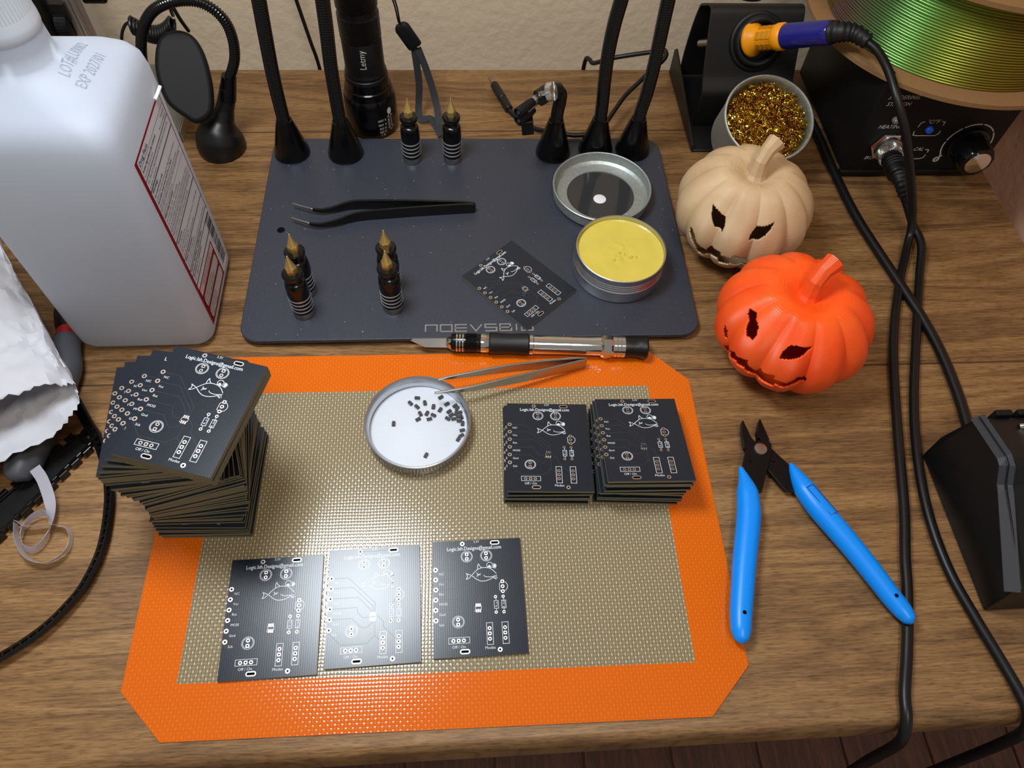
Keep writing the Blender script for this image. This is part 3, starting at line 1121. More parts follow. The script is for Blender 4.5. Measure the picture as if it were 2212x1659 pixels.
c.location = Vector((52.5, 143.2, 6.05 + PT + 0.06)) * MM
c.rotation_euler = (rad(4), 0, rad(-18))
tag(c, 'loose black chip on the askew circuit board on the metal plate', 'chip')
if 'group' in c:
    del c['group']


# ================================================================ tweezers
def tweezer_arm(name, secs, thick, parent, mats):
    """secs: (x, y, z centre, blade height) along the arm; thin across, tall in z"""
    P = spline([(s[0], s[1], s[2]) for s in secs], 6)
    H = lerp_list([s[3] for s in secs], len(P))
    b = MB()
    rings = []
    for i, p in enumerate(P):
        t = (P[min(i + 1, len(P) - 1)] - P[max(i - 1, 0)]).normalized()
        n = Vector((-t.y, t.x, 0)).normalized() * thick / 2
        h = Vector((0, 0, H[i] / 2))
        rings.append([p + n + h, p - n + h, p - n - h, p + n - h])
    b.loft(rings)
    return build(name, b, mats, parent, bevel=0.25, segs=2)


tw = thing('tweezers', 'pointed stainless steel tweezers with tips over the tin lid', 'tweezers', (84, 91, MZ))
o = Vector((84, 91, 0))


def rel(L, dz=0):
    return [(x - 84, y - 91, z + dz, h) for x, y, z, h in L]


tweezer_arm('arm', rel([(86.5, 91.6, 4.6, 7.0), (80, 89.7, 5.2, 8.6), (60, 83.6, 7.2, 8.4), (38, 77.2, 9.4, 7.2), (18, 71.9, 11.4, 4.6), (6, 69.6, 12.5, 2.6), (-3.6, 68.2, 13.2, 0.7)]), 1.3, tw, 'steel')
tweezer_arm('arm', rel([(86.5, 92.9, 4.6, 7.0), (80, 92.2, 5.2, 8.6), (60, 89.6, 7.2, 8.4), (38, 86.0, 9.4, 7.2), (18, 81.6, 11.4, 4.6), (6, 79.0, 12.5, 2.6), (-1.8, 77.0, 13.2, 0.7)]), 1.3, tw, 'steel')

bt = thing('tweezers', 'black bent-tip tweezers lying on the dark metal plate', 'tweezers', (20, 217, 6))


def rel2(L):
    return [(x - 20, y - 217, z, h) for x, y, z, h in L]


FA = [(23.8, 217.1, 4.2, 3.6), (22.8, 217.0, 4.2, 7.0), (15, 216.6, 4.3, 8.2), (-10, 214.9, 4.3, 8.2), (-35, 212.8, 4.3, 8.0), (-55, 210.6, 4.2, 7.2), (-68, 205.6, 4.0, 5.0), (-78, 203.2, 4.2, 3.4), (-85.5, 204.0, 4.4, 2.4)]
FT = [(-85.5, 204.0, 4.4, 2.3), (-92, 206.6, 4.6, 1.5), (-98.0, 209.6, 4.8, 0.7)]
BA = [(23.8, 218.3, 4.2, 3.6), (22.8, 218.4, 4.2, 7.0), (15, 219.0, 4.3, 8.2), (-10, 220.4, 4.3, 8.2), (-35, 221.4, 4.3, 8.0), (-58, 221.6, 4.2, 7.2), (-70, 218.0, 4.0, 5.0), (-78, 216.2, 4.2, 3.4), (-84.5, 217.0, 4.4, 2.4)]
BT = [(-84.5, 217.0, 4.4, 2.3), (-91, 219.4, 4.6, 1.5), (-98.6, 222.7, 4.8, 0.7)]
for A_, T_ in ((FA, FT), (BA, BT)):
    arm = tweezer_arm('arm', rel2(A_), 1.4, bt, 'black_satin')
    tag(tweezer_arm('tip', rel2(T_), 1.2, arm, 'steel'), 'bare steel tip')

# ================================================================ craft knife
KL = math.hypot(139.5, 8.9)
kn = thing('craft_knife', 'craft knife with chrome barrel and black rubber grip above the mat', 'knife', (-18.3, 109.4, 7.3), (0, 0, rad(-3.6)))
TX = Matrix(((0, 0, 1, 0), (1, 0, 0, 0), (0, 1, 0, 0), (0, 0, 0, 1)))      # lathe axis z -> x


def turned(name, prof, m, n=32, parent=kn, T=TX, angle=40):
    b = MB()
    b.lathe(prof, n, T)
    return build(name, b, m, parent, angle=angle)


b = MB()
Tb = Matrix(((1, 0, 0, 0), (0, 0.88, -0.47, 0), (0, 0.47, 0.88, 0), (0, 0, 0, 1)))
b.prism([(0, 0.2), (9, -3.6), (27, -3.4), (27, 2.4), (1.2, 1.4)], -0.25, 0.25, Tb)
build('blade', b, 'chrome', kn, smooth=False, bevel=0.12, segs=1)
turned('nose', [(2.2, 21.5), (4.0, 23.0), (4.9, 25.5)], 'chrome')
cl = turned('collet', [(4.9, 24.5), (5.4, 25.5), (5.5, 42), (5.1, 43)], 'black_gloss')
for x in (28.0, 29.8, 31.6):
    turned('chuck_ring', [(5.4, x - 0.45), (5.75, x - 0.4), (5.75, x + 0.4), (5.4, x + 0.45)], 'chrome', parent=cl)
b = MB()
b.lathe([(5.45, 0), (5.75, 0.3), (5.75, 6.4), (5.45, 6.7)], 40)
build('knurled_band', b, 'knurl_dark', cl, loc=(33.2, 0, 0), rot=(0, PI / 2, 0))
turned('ferrule', [(5.3, 42), (5.9, 42.4), (5.9, 47.0), (5.6, 47.4)], 'chrome')
turned('rubber_grip', [(5.8, 47.2), (6.7, 48.0), (6.5, 52), (6.1, 60), (6.5, 68), (6.7, 70.6), (5.8, 71.4)], 'black_rubber')
turned('barrel', [(5.6, 71.2), (6.3, 71.5), (6.3, 73.6), (5.9, 74.0), (5.7, 90), (5.9, 114), (6.3, 115.5)], 'chrome')
b = MB()
b.lathe([(6.2, 114.5), (7.2, 116.0), (7.2, 120.6), (6.4, 122.0)], 12, TX)
build('lock_nut', b, 'chrome', kn, smooth=False, bevel=0.4)
turned('end_ferrule', [(6.2, 121.5), (6.6, 122.2), (6.6, 124), (6.3, 124.3), (6.6, 124.6), (6.6, 126.2), (6.3, 126.5), (6.6, 126.8), (6.6, 129.0)], 'chrome', angle=25)
turned('end_cap', [(6.3, 128.6), (6.5, 130), (6.1, 134), (6.5, 138), (7.3, 141), (7.2, 142.2), (6.4, 142.9)], 'black_satin')

# ================================================================ helping-hands base plate with gooseneck arms
PZ = 6.0
hh = thing('helping_hands', 'slate-grey metal plate with five black gooseneck arms at its back edge', 'soldering stand',
           (20.6, 202.2, 0), (0, 0, rad(-0.5)))
OX, OY = 20.6, 202.2
HX, HY = 140.6, 90.6


def hl(x, y, z=0.0):
    """desk position -> local of the plate"""
    c, s = math.cos(rad(0.5)), math.sin(rad(0.5))
    dx, dy = x - OX, y - OY
    return (dx * c - dy * s, dx * s + dy * c, z)


b = MB()
b.prism(rrect(HX, HY, 12, 8), 3.0, PZ)
build('base_plate', b, 'plate', hh, bevel=0.5)
for sx in (-1, 1):
    for sy in (-1, 1):
        b = MB()
        b.lathe([(7, 0.02), (7.5, 0.4), (7.5, 3.0)], 20, Matrix.Translation((sx * 124, sy * 76, 0)))
        build('foot', b, 'black_rubber', hh)
b = MB()
b.disc(*hl(-105, 203.1)[:2], 2.6, PZ + 0.02, 20)
build('screw_hole', b, 'hole', hh, smooth=False, recalc=False)
GL = {'N': [[(0, 0), (0, 1), (1, 1), (1, 0)]], 'O': [[(0, 0), (0, 1), (1, 1), (1, 0), (0, 0)]], 'E': [[(1, 1), (0, 1), (0, 0), (1, 0)], [(0, .5), (1, .5)]],
      'V': [[(0, 1), (.5, 0), (1, 1)]], 'S': [[(1, 1), (0, 1), (0, .5), (1, .5), (1, 0), (0, 0)]], 'B': [[(0, 0), (0, 1), (.9, 1), (.9, .5), (1, .5), (1, 0), (0, 0)], [(0, .5), (1, .5)]],
      'I': [[(.5, 0), (.5, 1)]], 'G': [[(1, 1), (0, 1), (0, 0), (1, 0), (1, .5), (.5, .5)]]}
b = MB()
x = 0.0
for ch in 'NOEVSBIG':
    w = 7.0 if ch != 'I' else 2.0
    for st in GL[ch]:
        b.strip([(hl(-9.4, 117)[0] + x + p[0] * w, hl(-9.4, 117)[1] + p[1] * 5.0) for p in st], 0.85, z=PZ + 0.03)
    x += w + 2.1
build('logo_print', b, 'plate_ink', hh, smooth=False, recalc=False)
CONES = [(-105, 278.5), (-67, 277.4), (82.3, 276.8), (113.8, 278.5), (141.1, 278.6)]


def ridged(pts, r, pitch=1.7, n=14, amp=0.5):
    P = spline(pts, 10)
    L = [0.0]
    for i in range(1, len(P)):
        L.append(L[-1] + (P[i] - P[i - 1]).length)
    out, R = [], []
    k = 0
    tot = L[-1]
    steps = int(tot / (pitch / 4))
    for s in range(steps + 1):
        d = tot * s / steps
        while k < len(L) - 2 and L[k + 1] < d:
            k += 1
        t = (d - L[k]) / max(1e-6, L[k + 1] - L[k])
        out.append(P[k].lerp(P[k + 1], t))
        R.append(r + (amp if s % 4 in (1, 2) else -amp * 0.4))
    b = MB()
    b.tube(out, R, n)
    return b


ARMS = [
    [(-105, 278.5, 30), (-105, 278.5, 45), (-104.3, 278.2, 70), (-102.6, 277.5, 95), (-100.5, 276, 120), (-98, 274, 150)],
    [(-67, 277.4, 30), (-67, 277.4, 45), (-66.4, 277.2, 75), (-64.6, 277, 105), (-62.5, 276, 150)],
    [(82.3, 276.8, 30), (82.6, 276.6, 42), (83.2, 275, 52), (82.0, 272, 60), (77.5, 269.0, 63.5)],
    [(113.8, 278.5, 30), (113.4, 278.5, 45), (112.2, 278.3, 65), (111.6, 278.0, 85), (112.2, 277, 105), (113.5, 275, 122), (115.5, 272, 150)],
    [(141.1, 278.6, 30), (141.4, 278.6, 40), (142.8, 278.4, 55), (143.4, 278, 80), (142.8, 277, 110), (142, 275, 150)],
]
for i, ((cx, cy), arm) in enumerate(zip(CONES, ARMS)):
    b = MB()
    b.lathe([(12.3, PZ), (12.6, PZ + 0.6), (12.3, PZ + 3), (5.6, PZ + 27.5), (5.4, PZ + 28.3), (4.6, PZ + 28.5), (4.2, PZ + 27.8)], 40, Matrix.Translation(hl(cx, cy)))
    build('socket_cone', b, 'black_gloss', hh, angle=50)
    pts = [hl(*p) for p in arm]
    o = build('gooseneck_arm', ridged(pts, 4.05), 'black_gloss', hh, angle=70)
    if i == 2:
        continue
    # crocodile clip above the frame at the arm's end
    e, e0 = Vector(pts[-1]), Vector(pts[-2])
    T = frame_z(e, (e - e0))
    b = MB()
    b.lathe([(5.0, -6), (5.0, 8), (3, 9)], 20, T)
    b.box(-2.6, 2.6, -2.0, -0.4, 8, 32, T)
    b.box(-2.6, 2.6, 0.4, 2.0, 8, 32, T)
    build('crocodile_clip', b, 'dark_steel', o, bevel=0.3)
# the short arm's clip: collar, thumb screw, two jaws with rubber sleeves pointing at the camera
P3 = Vector(hl(77.5, 269.0, 63.5))
CA_ = Vector(hl(66.6, 262.0, 63.0))
b = MB()
S_ = spline([tuple(P3 + Vector((4, 2.5, -0.6))), tuple(P3), tuple((P3 + CA_) / 2 + Vector((0, 0, 1.0))), tuple(CA_)], 5)
b.tube(S_, lerp_list([4.6, 5.4, 5.6, 5.4], len(S_)), 28)
col = build('clip_collar', b, 'black_satin', hh, angle=60)
b = MB()
b.lathe([(1.5, -5.5), (1.5, 0.4), (5.6, 0.6), (6.0, 1.0), (6.0, 4.6), (5.6, 5.1)], 36)
ts = build('thumb_screw', b, 'knurl_steel', hh)
Tsc = frame_z(Vector(hl(71.6, 259.4, 69.4)), (0.86, -0.30, 0.42))
ts.matrix_local = Matrix.Translation(Tsc.translation * MM) @ Tsc.to_3x3().to_4x4()
ax = (Vector(hl(52.2, 248.6, 60.6)) - CA_).normalized()
T = frame_z(CA_, ax, (0, 0, 1))
clip = MB()
clip.box(-0.4, 2.6, -2.3, 2.3, -2, 12, T)
clip.box(-2.6, -0.9, -2.3, 2.3, 2, 12, T)
clipo = build('crocodile_clip', clip, 'steel', hh, bevel=0.5)
for s, off in ((1, 1.0), (-1, -5.4)):
    Tj = frame_z(CA_ + T.to_3x3() @ Vector((off, 0, 7)), ax + (T.to_3x3() @ Vector((0.02 * s, 0, 0))), (0, 0, 1))
    b = MB()
    b.lathe([(2.6, -2), (3.2, 2), (3.4, 12.6), (2.6, 12.8), (2.4, 7)], 24, Tj)
    build('jaw_sleeve', b, 'black_matte', clipo, angle=50)
    b = MB()
    b.lathe([(2.0, 6), (2.0, 11.2), (1.2, 12.2)], 14, Tj)
    build('jaw', b, 'steel', clipo)
b = MB()
Tl = frame_z(Vector(hl(59.4, 254.4, 51.0)), (0.12, 0.06, -1.0), (1, 0, 0))
b.box(-4.0, 4.0, -3.2, 3.2, -2, 9.0, Tl)
build('clip_lever', b, 'black_satin', clipo, bevel=0.5)


# ================================================================ magnetic posts with brass points
def make_post(label):
    t = thing('magnetic_post', label, 'post', group='brass-tipped magnetic posts')
    b = MB()
    b.lathe([(5.9, 0.02), (6.4, 0.4), (6.4, 4.0), (6.2, 4.3)], 36)
    build('magnet_base', b, 'steel', t)
    prof = [(6.2, 4.2), (6.6, 4.8)]
    for z in (7.4, 10.6, 13.8, 17.0):
        prof += [(6.6, z - 0.5), (6.35, z - 0.42), (6.35, z + 0.42), (6.6, z + 0.5)]
    prof += [(6.6, 21), (6.5, 25), (6.1, 28.6), (5.6, 29.4), (4.5, 30.0), (4.0, 31.5), (4.4, 33.2), (5.9, 34.0), (6.2, 35), (6.1, 36.4), (5.4, 37.2), (2.6, 37.4)]
    b = MB()
    b.lathe(prof, 40)
    body = build('body', b, 'black_gloss', t, angle=30)
    for z in (7.4, 10.6, 13.8, 17.0):
        b = MB()
        b.lathe([(6.3, z - 0.5), (6.68, z - 0.46), (6.68, z + 0.46), (6.3, z + 0.5)], 40)
        build('silver_ring', b, 'silver_ring', body)
    b = MB()
    b.lathe([(3.4, 36.8), (3.4, 41.2), (3.0, 42.0)], 6)
    build('hex_nut', b, 'brass', t, smooth=False, bevel=0.15)
    b = MB()
    b.lathe([(3.0, 41.8), (2.7, 42.4), (0.55, 49.6), (0.4, 50.5)], 24)
    build('point', b, 'brass', t)
    return t


POSTS = [(-83.3, 133.9, 'brass-tipped black magnetic post nearest the plate\'s front left corner'),
         (-83.8, 150.6, 'brass-tipped magnetic post just behind the front left one'),
         (-29.4, 136.7, 'brass-tipped magnetic post at front of the middle pair'),
         (-30.8, 152.4, 'brass-tipped magnetic post at rear of the middle pair'),
         (-19.5, 270.8, 'brass-tipped magnetic post at the back edge beside the flashlight'),
         (9.3, 270.9, 'brass-tipped magnetic post at the back edge, right of the strap')]
post0 = make_post(POSTS[0][2])
for i, (x, y, lab) in enumerate(POSTS):
    p = post0 if i == 0 else copy_tree(post0)
    p.location = Vector((x, y, PZ)) * MM
    p.rotation_euler = (0, 0, 0.4 * i)
    p['label'] = lab

# ================================================================ flux tin and its lid
ft = thing('flux_tin', 'open round aluminium tin of yellow flux paste on the metal plate', 'tin', (114.4, 164.6, PZ))
b = MB()
prof = [(27.8, 0.02), (28.8, 0.6), (29.2, 2), (29.2, 9.5), (28.6, 10.2)]
for z in (11.6, 13.4, 15.2):
    prof += [(28.6, z - 0.6), (29.0, z), (28.6, z + 0.6)]
prof += [(28.5, 17.6), (28.7, 19.0), (28.5, 19.8), (28.0, 20.0), (27.7, 19.6), (27.6, 15.0)]
b.lathe(prof, 80)
build('cup', b, 'alu', ft, angle=28)
b = MB()
R0 = 27.55
rings = []
for k in range(15):
    r = R0 * k / 14
    ring = []
    for i in range(56):
        a = 2 * PI * i / 56
        p = Vector((r * math.cos(a), r * math.sin(a), 0))
        z = 16.3 + 0.5 * (r / R0) ** 6
        c = math.exp(-((p.x - 1) ** 2 + (p.y + 1) ** 2) / 130)
        z += c * 1.0 * noise.noise(p * 0.3) + 0.15 * noise.noise(p * 0.12)
        ring.append((p.x, p.y, z))
    rings.append(ring)
b.loft(rings, cap0=False, cap1=False)
fp = build('flux_paste', b, 'flux', ft, angle=80)
rnd = random.Random(4)
for i in range(16):
    a, r = rnd.uniform(0, 2 * PI), rnd.uniform(0.5, 11)
    s = rnd.uniform(0.45, 1.15)
    x, y = 1 + r * math.cos(a), -1 + r * math.sin(a)
    b = MB()
    b.lathe([(s, -0.5), (s * 0.95, 0.0), (s * 0.6, s * 0.35), (0.05, s * 0.45)], 10)
    build('flux_blob', b, 'flux_dark', fp, loc=(x, y, 16.4 + 0.2 * noise.noise(Vector((x, y, 0)))))

fl = thing('tin_lid', 'upturned window lid of the flux tin with a white dot', 'lid', (111.8, 231.3, PZ))
b = MB()
b.lathe([(30.5, 0.02), (32.4, 0.5), (33.2, 1.6), (33.6, 4), (33.6, 8.6), (34.1, 9.3), (34.1, 10.0), (33.6, 10.3), (33.0, 10.0), (32.8, 9.0), (32.4, 3.4), (30.6, 1.9), (23.6, 1.6), (23.4, 0.9), (23.4, 0.1)], 80, cap0=False, cap1=False)
rings_close = None
build('rim', b, 'alu_dusty', fl, angle=30, recalc=True)
b = MB()
b.ring(0, 0, 23.4, 30.6, 0.03, 64)
build('rim_underside', b, 'alu_dusty', fl, smooth=False, recalc=False)
b = MB()
b.lathe([(23.4, 0.5), (23.4, 1.1)], 64)
build('window', b, 'window', fl, angle=30)
b = MB()
b.lathe([(4.4, 1.12), (4.4, 1.35), (4.2, 1.45)], 28, Matrix.Translation((-1, -4, 0)))
build('white_dot', b, 'white_print', fl)

# ================================================================ flashlight with wrist strap
fx, fy = -50.0, 317.0
fla = thing('flashlight', 'black metal flashlight standing on its head behind the plate', 'flashlight', (fx, fy, 0))


def fpart(name, prof, m, n=48, angle=30):
    b = MB()
    b.lathe(prof, n)
    return build(name, b, m, fla, angle=angle)


head = fpart('head', [(17.6, 0.05), (18.6, 1.0), (18.9, 3), (19.2, 13), (18.9, 24), (18.0, 29.0), (17.6, 29.6), (17.2, 30.4), (17.3, 31.0), (16.6, 35.5), (15.8, 36.2), (15.5, 37.2), (15.6, 38.0), (15.2, 42.0)], 'black_gloss', 56)
fpart('neck', [(15.0, 41.8), (15.4, 42.5), (14.9, 44.6), (14.3, 45.0), (14.3, 46.4), (14.6, 46.9), (14.0, 48.6), (13.7, 50), (13.6, 71.5), (13.2, 72.2)], 'black_satin', 56)
b = MB()
b.lathe([(13.2, 72.0), (13.9, 72.8), (13.9, 88.6), (13.2, 89.4)], 56)
build('knurled_grip', b, 'knurl_black', fla)
fpart('collar', [(13.2, 89.2), (13.2, 93.6)], 'black_satin')
b = MB()
b.lathe([(13.2, 93.4), (13.8, 94.2), (13.8, 112), (12.8, 113), (12.8, 124), (11.6, 126), (6, 126.4)], 56)
build('tail_cap', b, 'knurl_black', fla)


def wrap(r_of_z, a0, z0):
    def fn(x, y):
        z = z0 + y
        r = r_of_z(z) + 0.22
        a = a0 + x / r
        return (r * math.cos(a), r * math.sin(a), z)
    return fn


b = MB()
v, f = text2d('Letmy', 1.0)
a0 = rad(-88)
k = 14.5 / max(p[0] for p in v)
b.flat([(-yy * 6.4, xx * k) for xx, yy in v], f, wrap(lambda z: 13.7, a0 + 0.15, 55.0))
build('brand_print', b, 'white_ink', fla, smooth=False, recalc=False)
b = MB()


def hr(z):
    return 19.2 if z > 13 else 18.9 + 0.3 * (z - 3) / 10


wf = wrap(hr, rad(-60), 0)
for s, z in (('X 2000', 17.2), ('X 1000', 13.6), ('X 500', 10.4), ('X 250', 7.4), ('X 1', 4.8)):
    b.text(s, 2.6, -0.6, z, 'C', wf, rot=PI, sx=0.85)
b.disc(6.0, 22.2, 1.9, n=20, fn=wf, ry=2.6)
b.strip([(5.0, 18.2), (5.4, 8.5), (3.8, 8.8), (6.6, 5.8), (8.6, 8.5), (7.2, 8.5), (7.0, 18.2), (8.4, 18.0), (6.0, 20.0), (3.8, 17.6)], 0.4, wf, closed=True)
b.text('ZOOM', 2.0, 5.4, 10.2, 'L', wf, rot=PI / 2, sx=0.9)
build('zoom_print', b, 'white_ink', head, smooth=False, recalc=False)


def w2l(pts):
    return [(x - fx, y - fy, z) for x, y, z in pts]


b = MB()
for dx in (-0.7, 0.7):
    b.tube(spline(w2l([(-40 + dx, 318, 121), (-30 + dx, 328, 100), (-26 + dx, 330, 86), (-24.5 + dx * 0.7, 330, 74), (-23 + dx * 0.3, 330, 70)]), 6), 0.55, 8)
build('strap_string', b, 'black_matte', fla)
b = MB()
Tsl = frame_z(Vector(w2l([(-24.2, 329.6, 72)])[0]), (10.5, 1.0, -19), (0, 1, 0))
rings = []
for z, k in ((0, 0.62), (1.2, 0.85), (3, 1.0), (17, 1.0), (19, 0.98)):
    rings.append([(px_ * k, py_ * k, z) for px_, py_ in rrect(2.6, 5.4, 2.4, 5)])
b.loft(rings, T=Tsl)
build('strap_slider', b, 'black_matte', fla)
side = Vector((0.94, 0.2, 0.1))
b = MB()
b.ribbon(spline(w2l([(-15.6, 330, 54), (-14.6, 329, 40), (-14.0, 328, 26), (-15.0, 326, 14), (-15.6, 322, 6), (-14.5, 318, 3.8), (-11.0, 317, 4.2), (-7, 316, 5.4), (-3.5, 311, 5.6), (-0.5, 303, 4.4), (1.0, 299, 3.2)]), 8),
         5.0, 1.0, (0.85, 0.2, 0.45))
b.ribbon(spline(w2l([(-13.2, 330, 54), (-8.5, 328, 40), (-4.8, 325, 27), (-2.0, 320, 16), (-0.4, 312, 8.0), (1.0, 303, 3.6)]), 8), 5.0, 1.0, (0.9, 0.3, 0.2))
build('wrist_strap', b, 'webbing', fla, smooth=False)

# ================================================================ small cables at the back
b = MB()
b.tube(spline([(-97.5, 404, -60), (-99, 402, -10), (-101.5, 401, 12), (-104, 400, 34), (-107, 401, 56), (-113, 404, 100), (-122, 408, 190), (-126, 410, 320)], 8), 1.5, 10)
tag(build('power_cord', b, 'black_satin'), 'thin black cord hanging down the wall between two goosenecks', 'cable')
pc = thing('barrel_plug_cable', 'thin black cable with a barrel plug snaking over the back of the plate', 'cable', (52, 333, 0))
b = MB()


def pl(L):
    return [(x - 52, y - 333, z) for x, y, z in L]


b.tube(spline(pl([(53.2, 329.6, 3.2), (56, 324.5, 2.6), (63.2, 315, 2.6), (70, 308.5, 2.8), (77, 303, 4.5), (85, 296.5, 9.0), (95, 292.4, 9.2), (102.5, 291.8, 9.2), (112, 293.0, 10), (121, 297.5, 12), (131, 312, 15),
                  (141, 326, 18), (152, 336, 22), (163, 346, 26), (172, 353, 29), (175, 358, 31), (173, 362, 32), (166, 364, 29), (152, 365, 26), (138, 367, 22), (129, 370, 17), (123.5, 379, 9), (121.5, 385, 8), (119.4, 389, 6), (118.6, 391, -6), (118.6, 393, -40), (120, 396, -90)]), 8), 1.75, 10)
build('cord', b, 'black_satin', pc)
ax = Vector((40.1, 369.0, 0)) - Vector((53.4, 329.1, 0))
T = frame_z(pl([(53.2, 329.6, 3.4)])[0], (ax.x, ax.y, 0.0))
b = MB()
b.lathe([(2.2, -1), (3.2, 0), (3.3, 11), (2.9, 11.5), (2.9, 13), (3.3, 13.5), (3.2, 31), (2.8, 32)], 20, T)
build('plug_body', b, 'black_satin', pc)
b = MB()
b.lathe([(1.2, 31.5), (1.2, 41.5), (0.9, 42)], 16, T)
build('plug_tip', b, 'steel', pc)

# ================================================================ gooseneck stand with oval pod
gs = thing('gooseneck_stand', 'black weighted dome base with a curved gooseneck behind the jug', 'stand', (-157, 290, 0))


def gl(L):
    return [(x + 157, y - 290, z) for x, y, z in L]


b = MB()
P = spline(gl([(-157, 290, 0.1), (-157, 290.2, 5), (-156.2, 291, 11), (-154.6, 292.4, 17), (-151.6, 294.2, 23), (-148.2, 296.4, 30), (-144.8, 298.4, 38), (-142.4, 299.4, 45)]), 5)
R = lerp_list([16.0, 17.0, 16.2, 13.2, 8.2, 6.2, 5.8, 5.4], len(P))
b.tube(P, R, 36)
build('dome_base', b, 'black_satin', gs, angle=60)
b = MB()
P = spline(gl([(-145.2, 298.0, 36.5), (-142.2, 299.4, 45.0), (-139.6, 300, 53)]), 5)
b.tube(P, lerp_list([6.2, 5.4, 4.8], len(P)), 24)
build('collar', b, 'black_gloss', gs)
build('gooseneck', ridged(gl([(-140.2, 300, 51), (-136, 300, 58), (-132, 300, 67), (-129.8, 300, 79), (-130.8, 300, 91), (-136.4, 300, 100), (-146, 300, 105), (-160, 300, 104.4), (-173.4, 301, 98), (-184, 303, 86), (-192, 306, 70), (-199, 310, 48), (-204, 314, 26), (-206, 316, 13.4)]), 3.0), 'black_gloss', gs, angle=70)

pod = thing('oval_pod', 'flat black oval pod with a coiled cord hanging beside the gooseneck', 'device', (-165.5, 291, 57.6))
PODP = [(-3.3, 28.9), (4.7, 28.9), (11.8, 24.8), (15.6, 15.6), (16.3, 2.4), (14.4, -12.1), (9.6, -24.0), (-0.9, -28.2), (-8.2, -22.6), (-14.7, -14.7), (-17.0, -5.6), (-16.7, 7.4), (-13.3, 18.4), (-8.9, 25.4)]
n_ = Vector((0.20006, -0.75023, 0.63019))
T = Matrix((Vector((0.96623, 0.25766, 0)), Vector((-0.16238, 0.60891, 0.77644)), n_)).transposed().to_4x4()
sm = [(q.x, q.y) for q in spline([(x, y, 0) for x, y in PODP + PODP[:1]], 4)][:-1]
b = MB()
b.prism(sm, -10.5, 0, T)
build('shell', b, 'black_matte', pod, bevel=3.0, segs=4, angle=50)
b = MB()
b.prism([(x * 1.004, y * 1.004) for x, y in sm], -5.6, -5.1, T)
build('seam', b, 'black_gloss', pod)


def ol(L):
    return [(x + 165.5, y - 291, z - 57.6) for x, y, z in L]


b = MB()
b.tube(spline(ol([(-162.5, 318, 74), (-163, 312, 86), (-163.5, 308, 98), (-164.4, 310, 99), (-169, 318, 88), (-172, 326, 80)]), 8), 1.2, 8)
cord = build('cord', b, 'black_satin', pod)
b = MB()
pts = []
for i in range(15 * 12 + 1):
    t = i / (15 * 12)
    a = 2 * PI * i / 12
    c0 = Vector((-203 + 27 * t, 330, 70.5 - 9 * math.sin(PI * t * 0.9) + 4 * t))
    pts.append((c0.x, c0.y + 5.2 * math.cos(a), c0.z + 5.2 * math.sin(a)))
b.tube(ol(pts), 1.05, 7)
build('coil', b, 'black_satin', cord)
b = MB()
b.tube(spline(ol([(-203, 335, 70.5), (-209, 334, 68), (-214, 332, 60), (-217, 330, 46), (-220, 330, 22), (-224, 330, 12.2)]), 8), 1.05, 8)
build('cord_end', b, 'black_satin', cord)

# ================================================================ digital microscope behind the jug
ms = thing('microscope_stand', 'grey metal microscope base with silver column behind the jug', 'microscope', (-225, 337, 0))
b = MB()
b.box(-40, 38.5, -40, 40, 0, 9.5)
build('base', b, 'grey_metal', ms, bevel=1.0)
b = MB()
b.box(38.6, 39.2, -39, 39, 0.5, 9)
build('edge_trim', b, 'tan_edge', ms, smooth=False)
b = MB()
b.prism([(-6.5, -6.5), (-2.6, -6.5), (-1.6, -4.2), (1.6, -4.2), (2.6, -6.5), (6.5, -6.5), (6.5, 6.5), (-6.5, 6.5)], 9.5, 170, Matrix.Translation((-17, 13, 0)))
build('column', b, 'alu', ms, bevel=0.4)
b = MB()
prof = [(8.0, 0), (8.8, 0.6), (8.8, 8), (8.2, 8.6)]
b.lathe(prof, 40, Matrix(((0, 0, -1, -24), (0, 1, 0, 8), (1, 0, 0, 62), (0, 0, 0, 1))))
for i in range(28):
    a = 2 * PI * i / 28
    b.box(8.6, 9.4, -0.5, 0.5, 0.8, 7.8, Matrix(((0, 0, -1, -24), (0, 1, 0, 8), (1, 0, 0, 62), (0, 0, 0, 1))) @ Matrix.Rotation(a, 4, 'Z'))
build('focus_knob', b, 'black_satin', ms)
b = MB()
b.lathe([(13, 40), (16, 44), (17, 60), (17, 130), (16, 132)], 40, Matrix.Translation((-50, 4, 0)))
b.box(-40, -22, 4, 20, 66, 78)
build('barrel', b, 'black_satin', ms)
b = MB()
b.box(-8, 8, 2, 18, 79, 96)
build('clamp', b, 'black_gloss', ms, bevel=2)

# ================================================================ alcohol jug
jx, jy = -174.7, 150.5
jug = thing('plastic_jug', 'milky square plastic jug with red-edged drug facts label', 'jug', (jx, jy, 0))
LO = [(0.05, 33, 31.5, 9), (0.6, 35.5, 34, 9.5), (2.2, 37.8, 36.3, 10), (6, 39.2, 37.7, 10), (20, 39.5, 38, 10), (132, 39.5, 38, 10), (142, 39.4, 37.9, 10.2), (149, 38.6, 37.1, 10.6), (153.5, 36.6, 35.1, 12),
      (156.6, 33.2, 32.2, 14), (159.6, 28.0, 27.4, 16), (163.4, 21.6, 21.4, 18), (166.6, 17.4, 17.4, 17.4), (169, 15.2, 15.2, 15.2), (181, 14.4, 14.4, 14.4)]
b = MB()
rings = []
for k in range(len(LO) - 1):
    a, c = LO[k], LO[k + 1]
    steps = 8 if c[0] - a[0] > 50 else 2
    for s in range(steps):
        t = s / steps
        z, hx, hy, r = [a[j] + (c[j] - a[j]) * t for j in range(4)]
        rings.append([(x, y, z) for x, y in rrect(hx, hy, r, 7)])
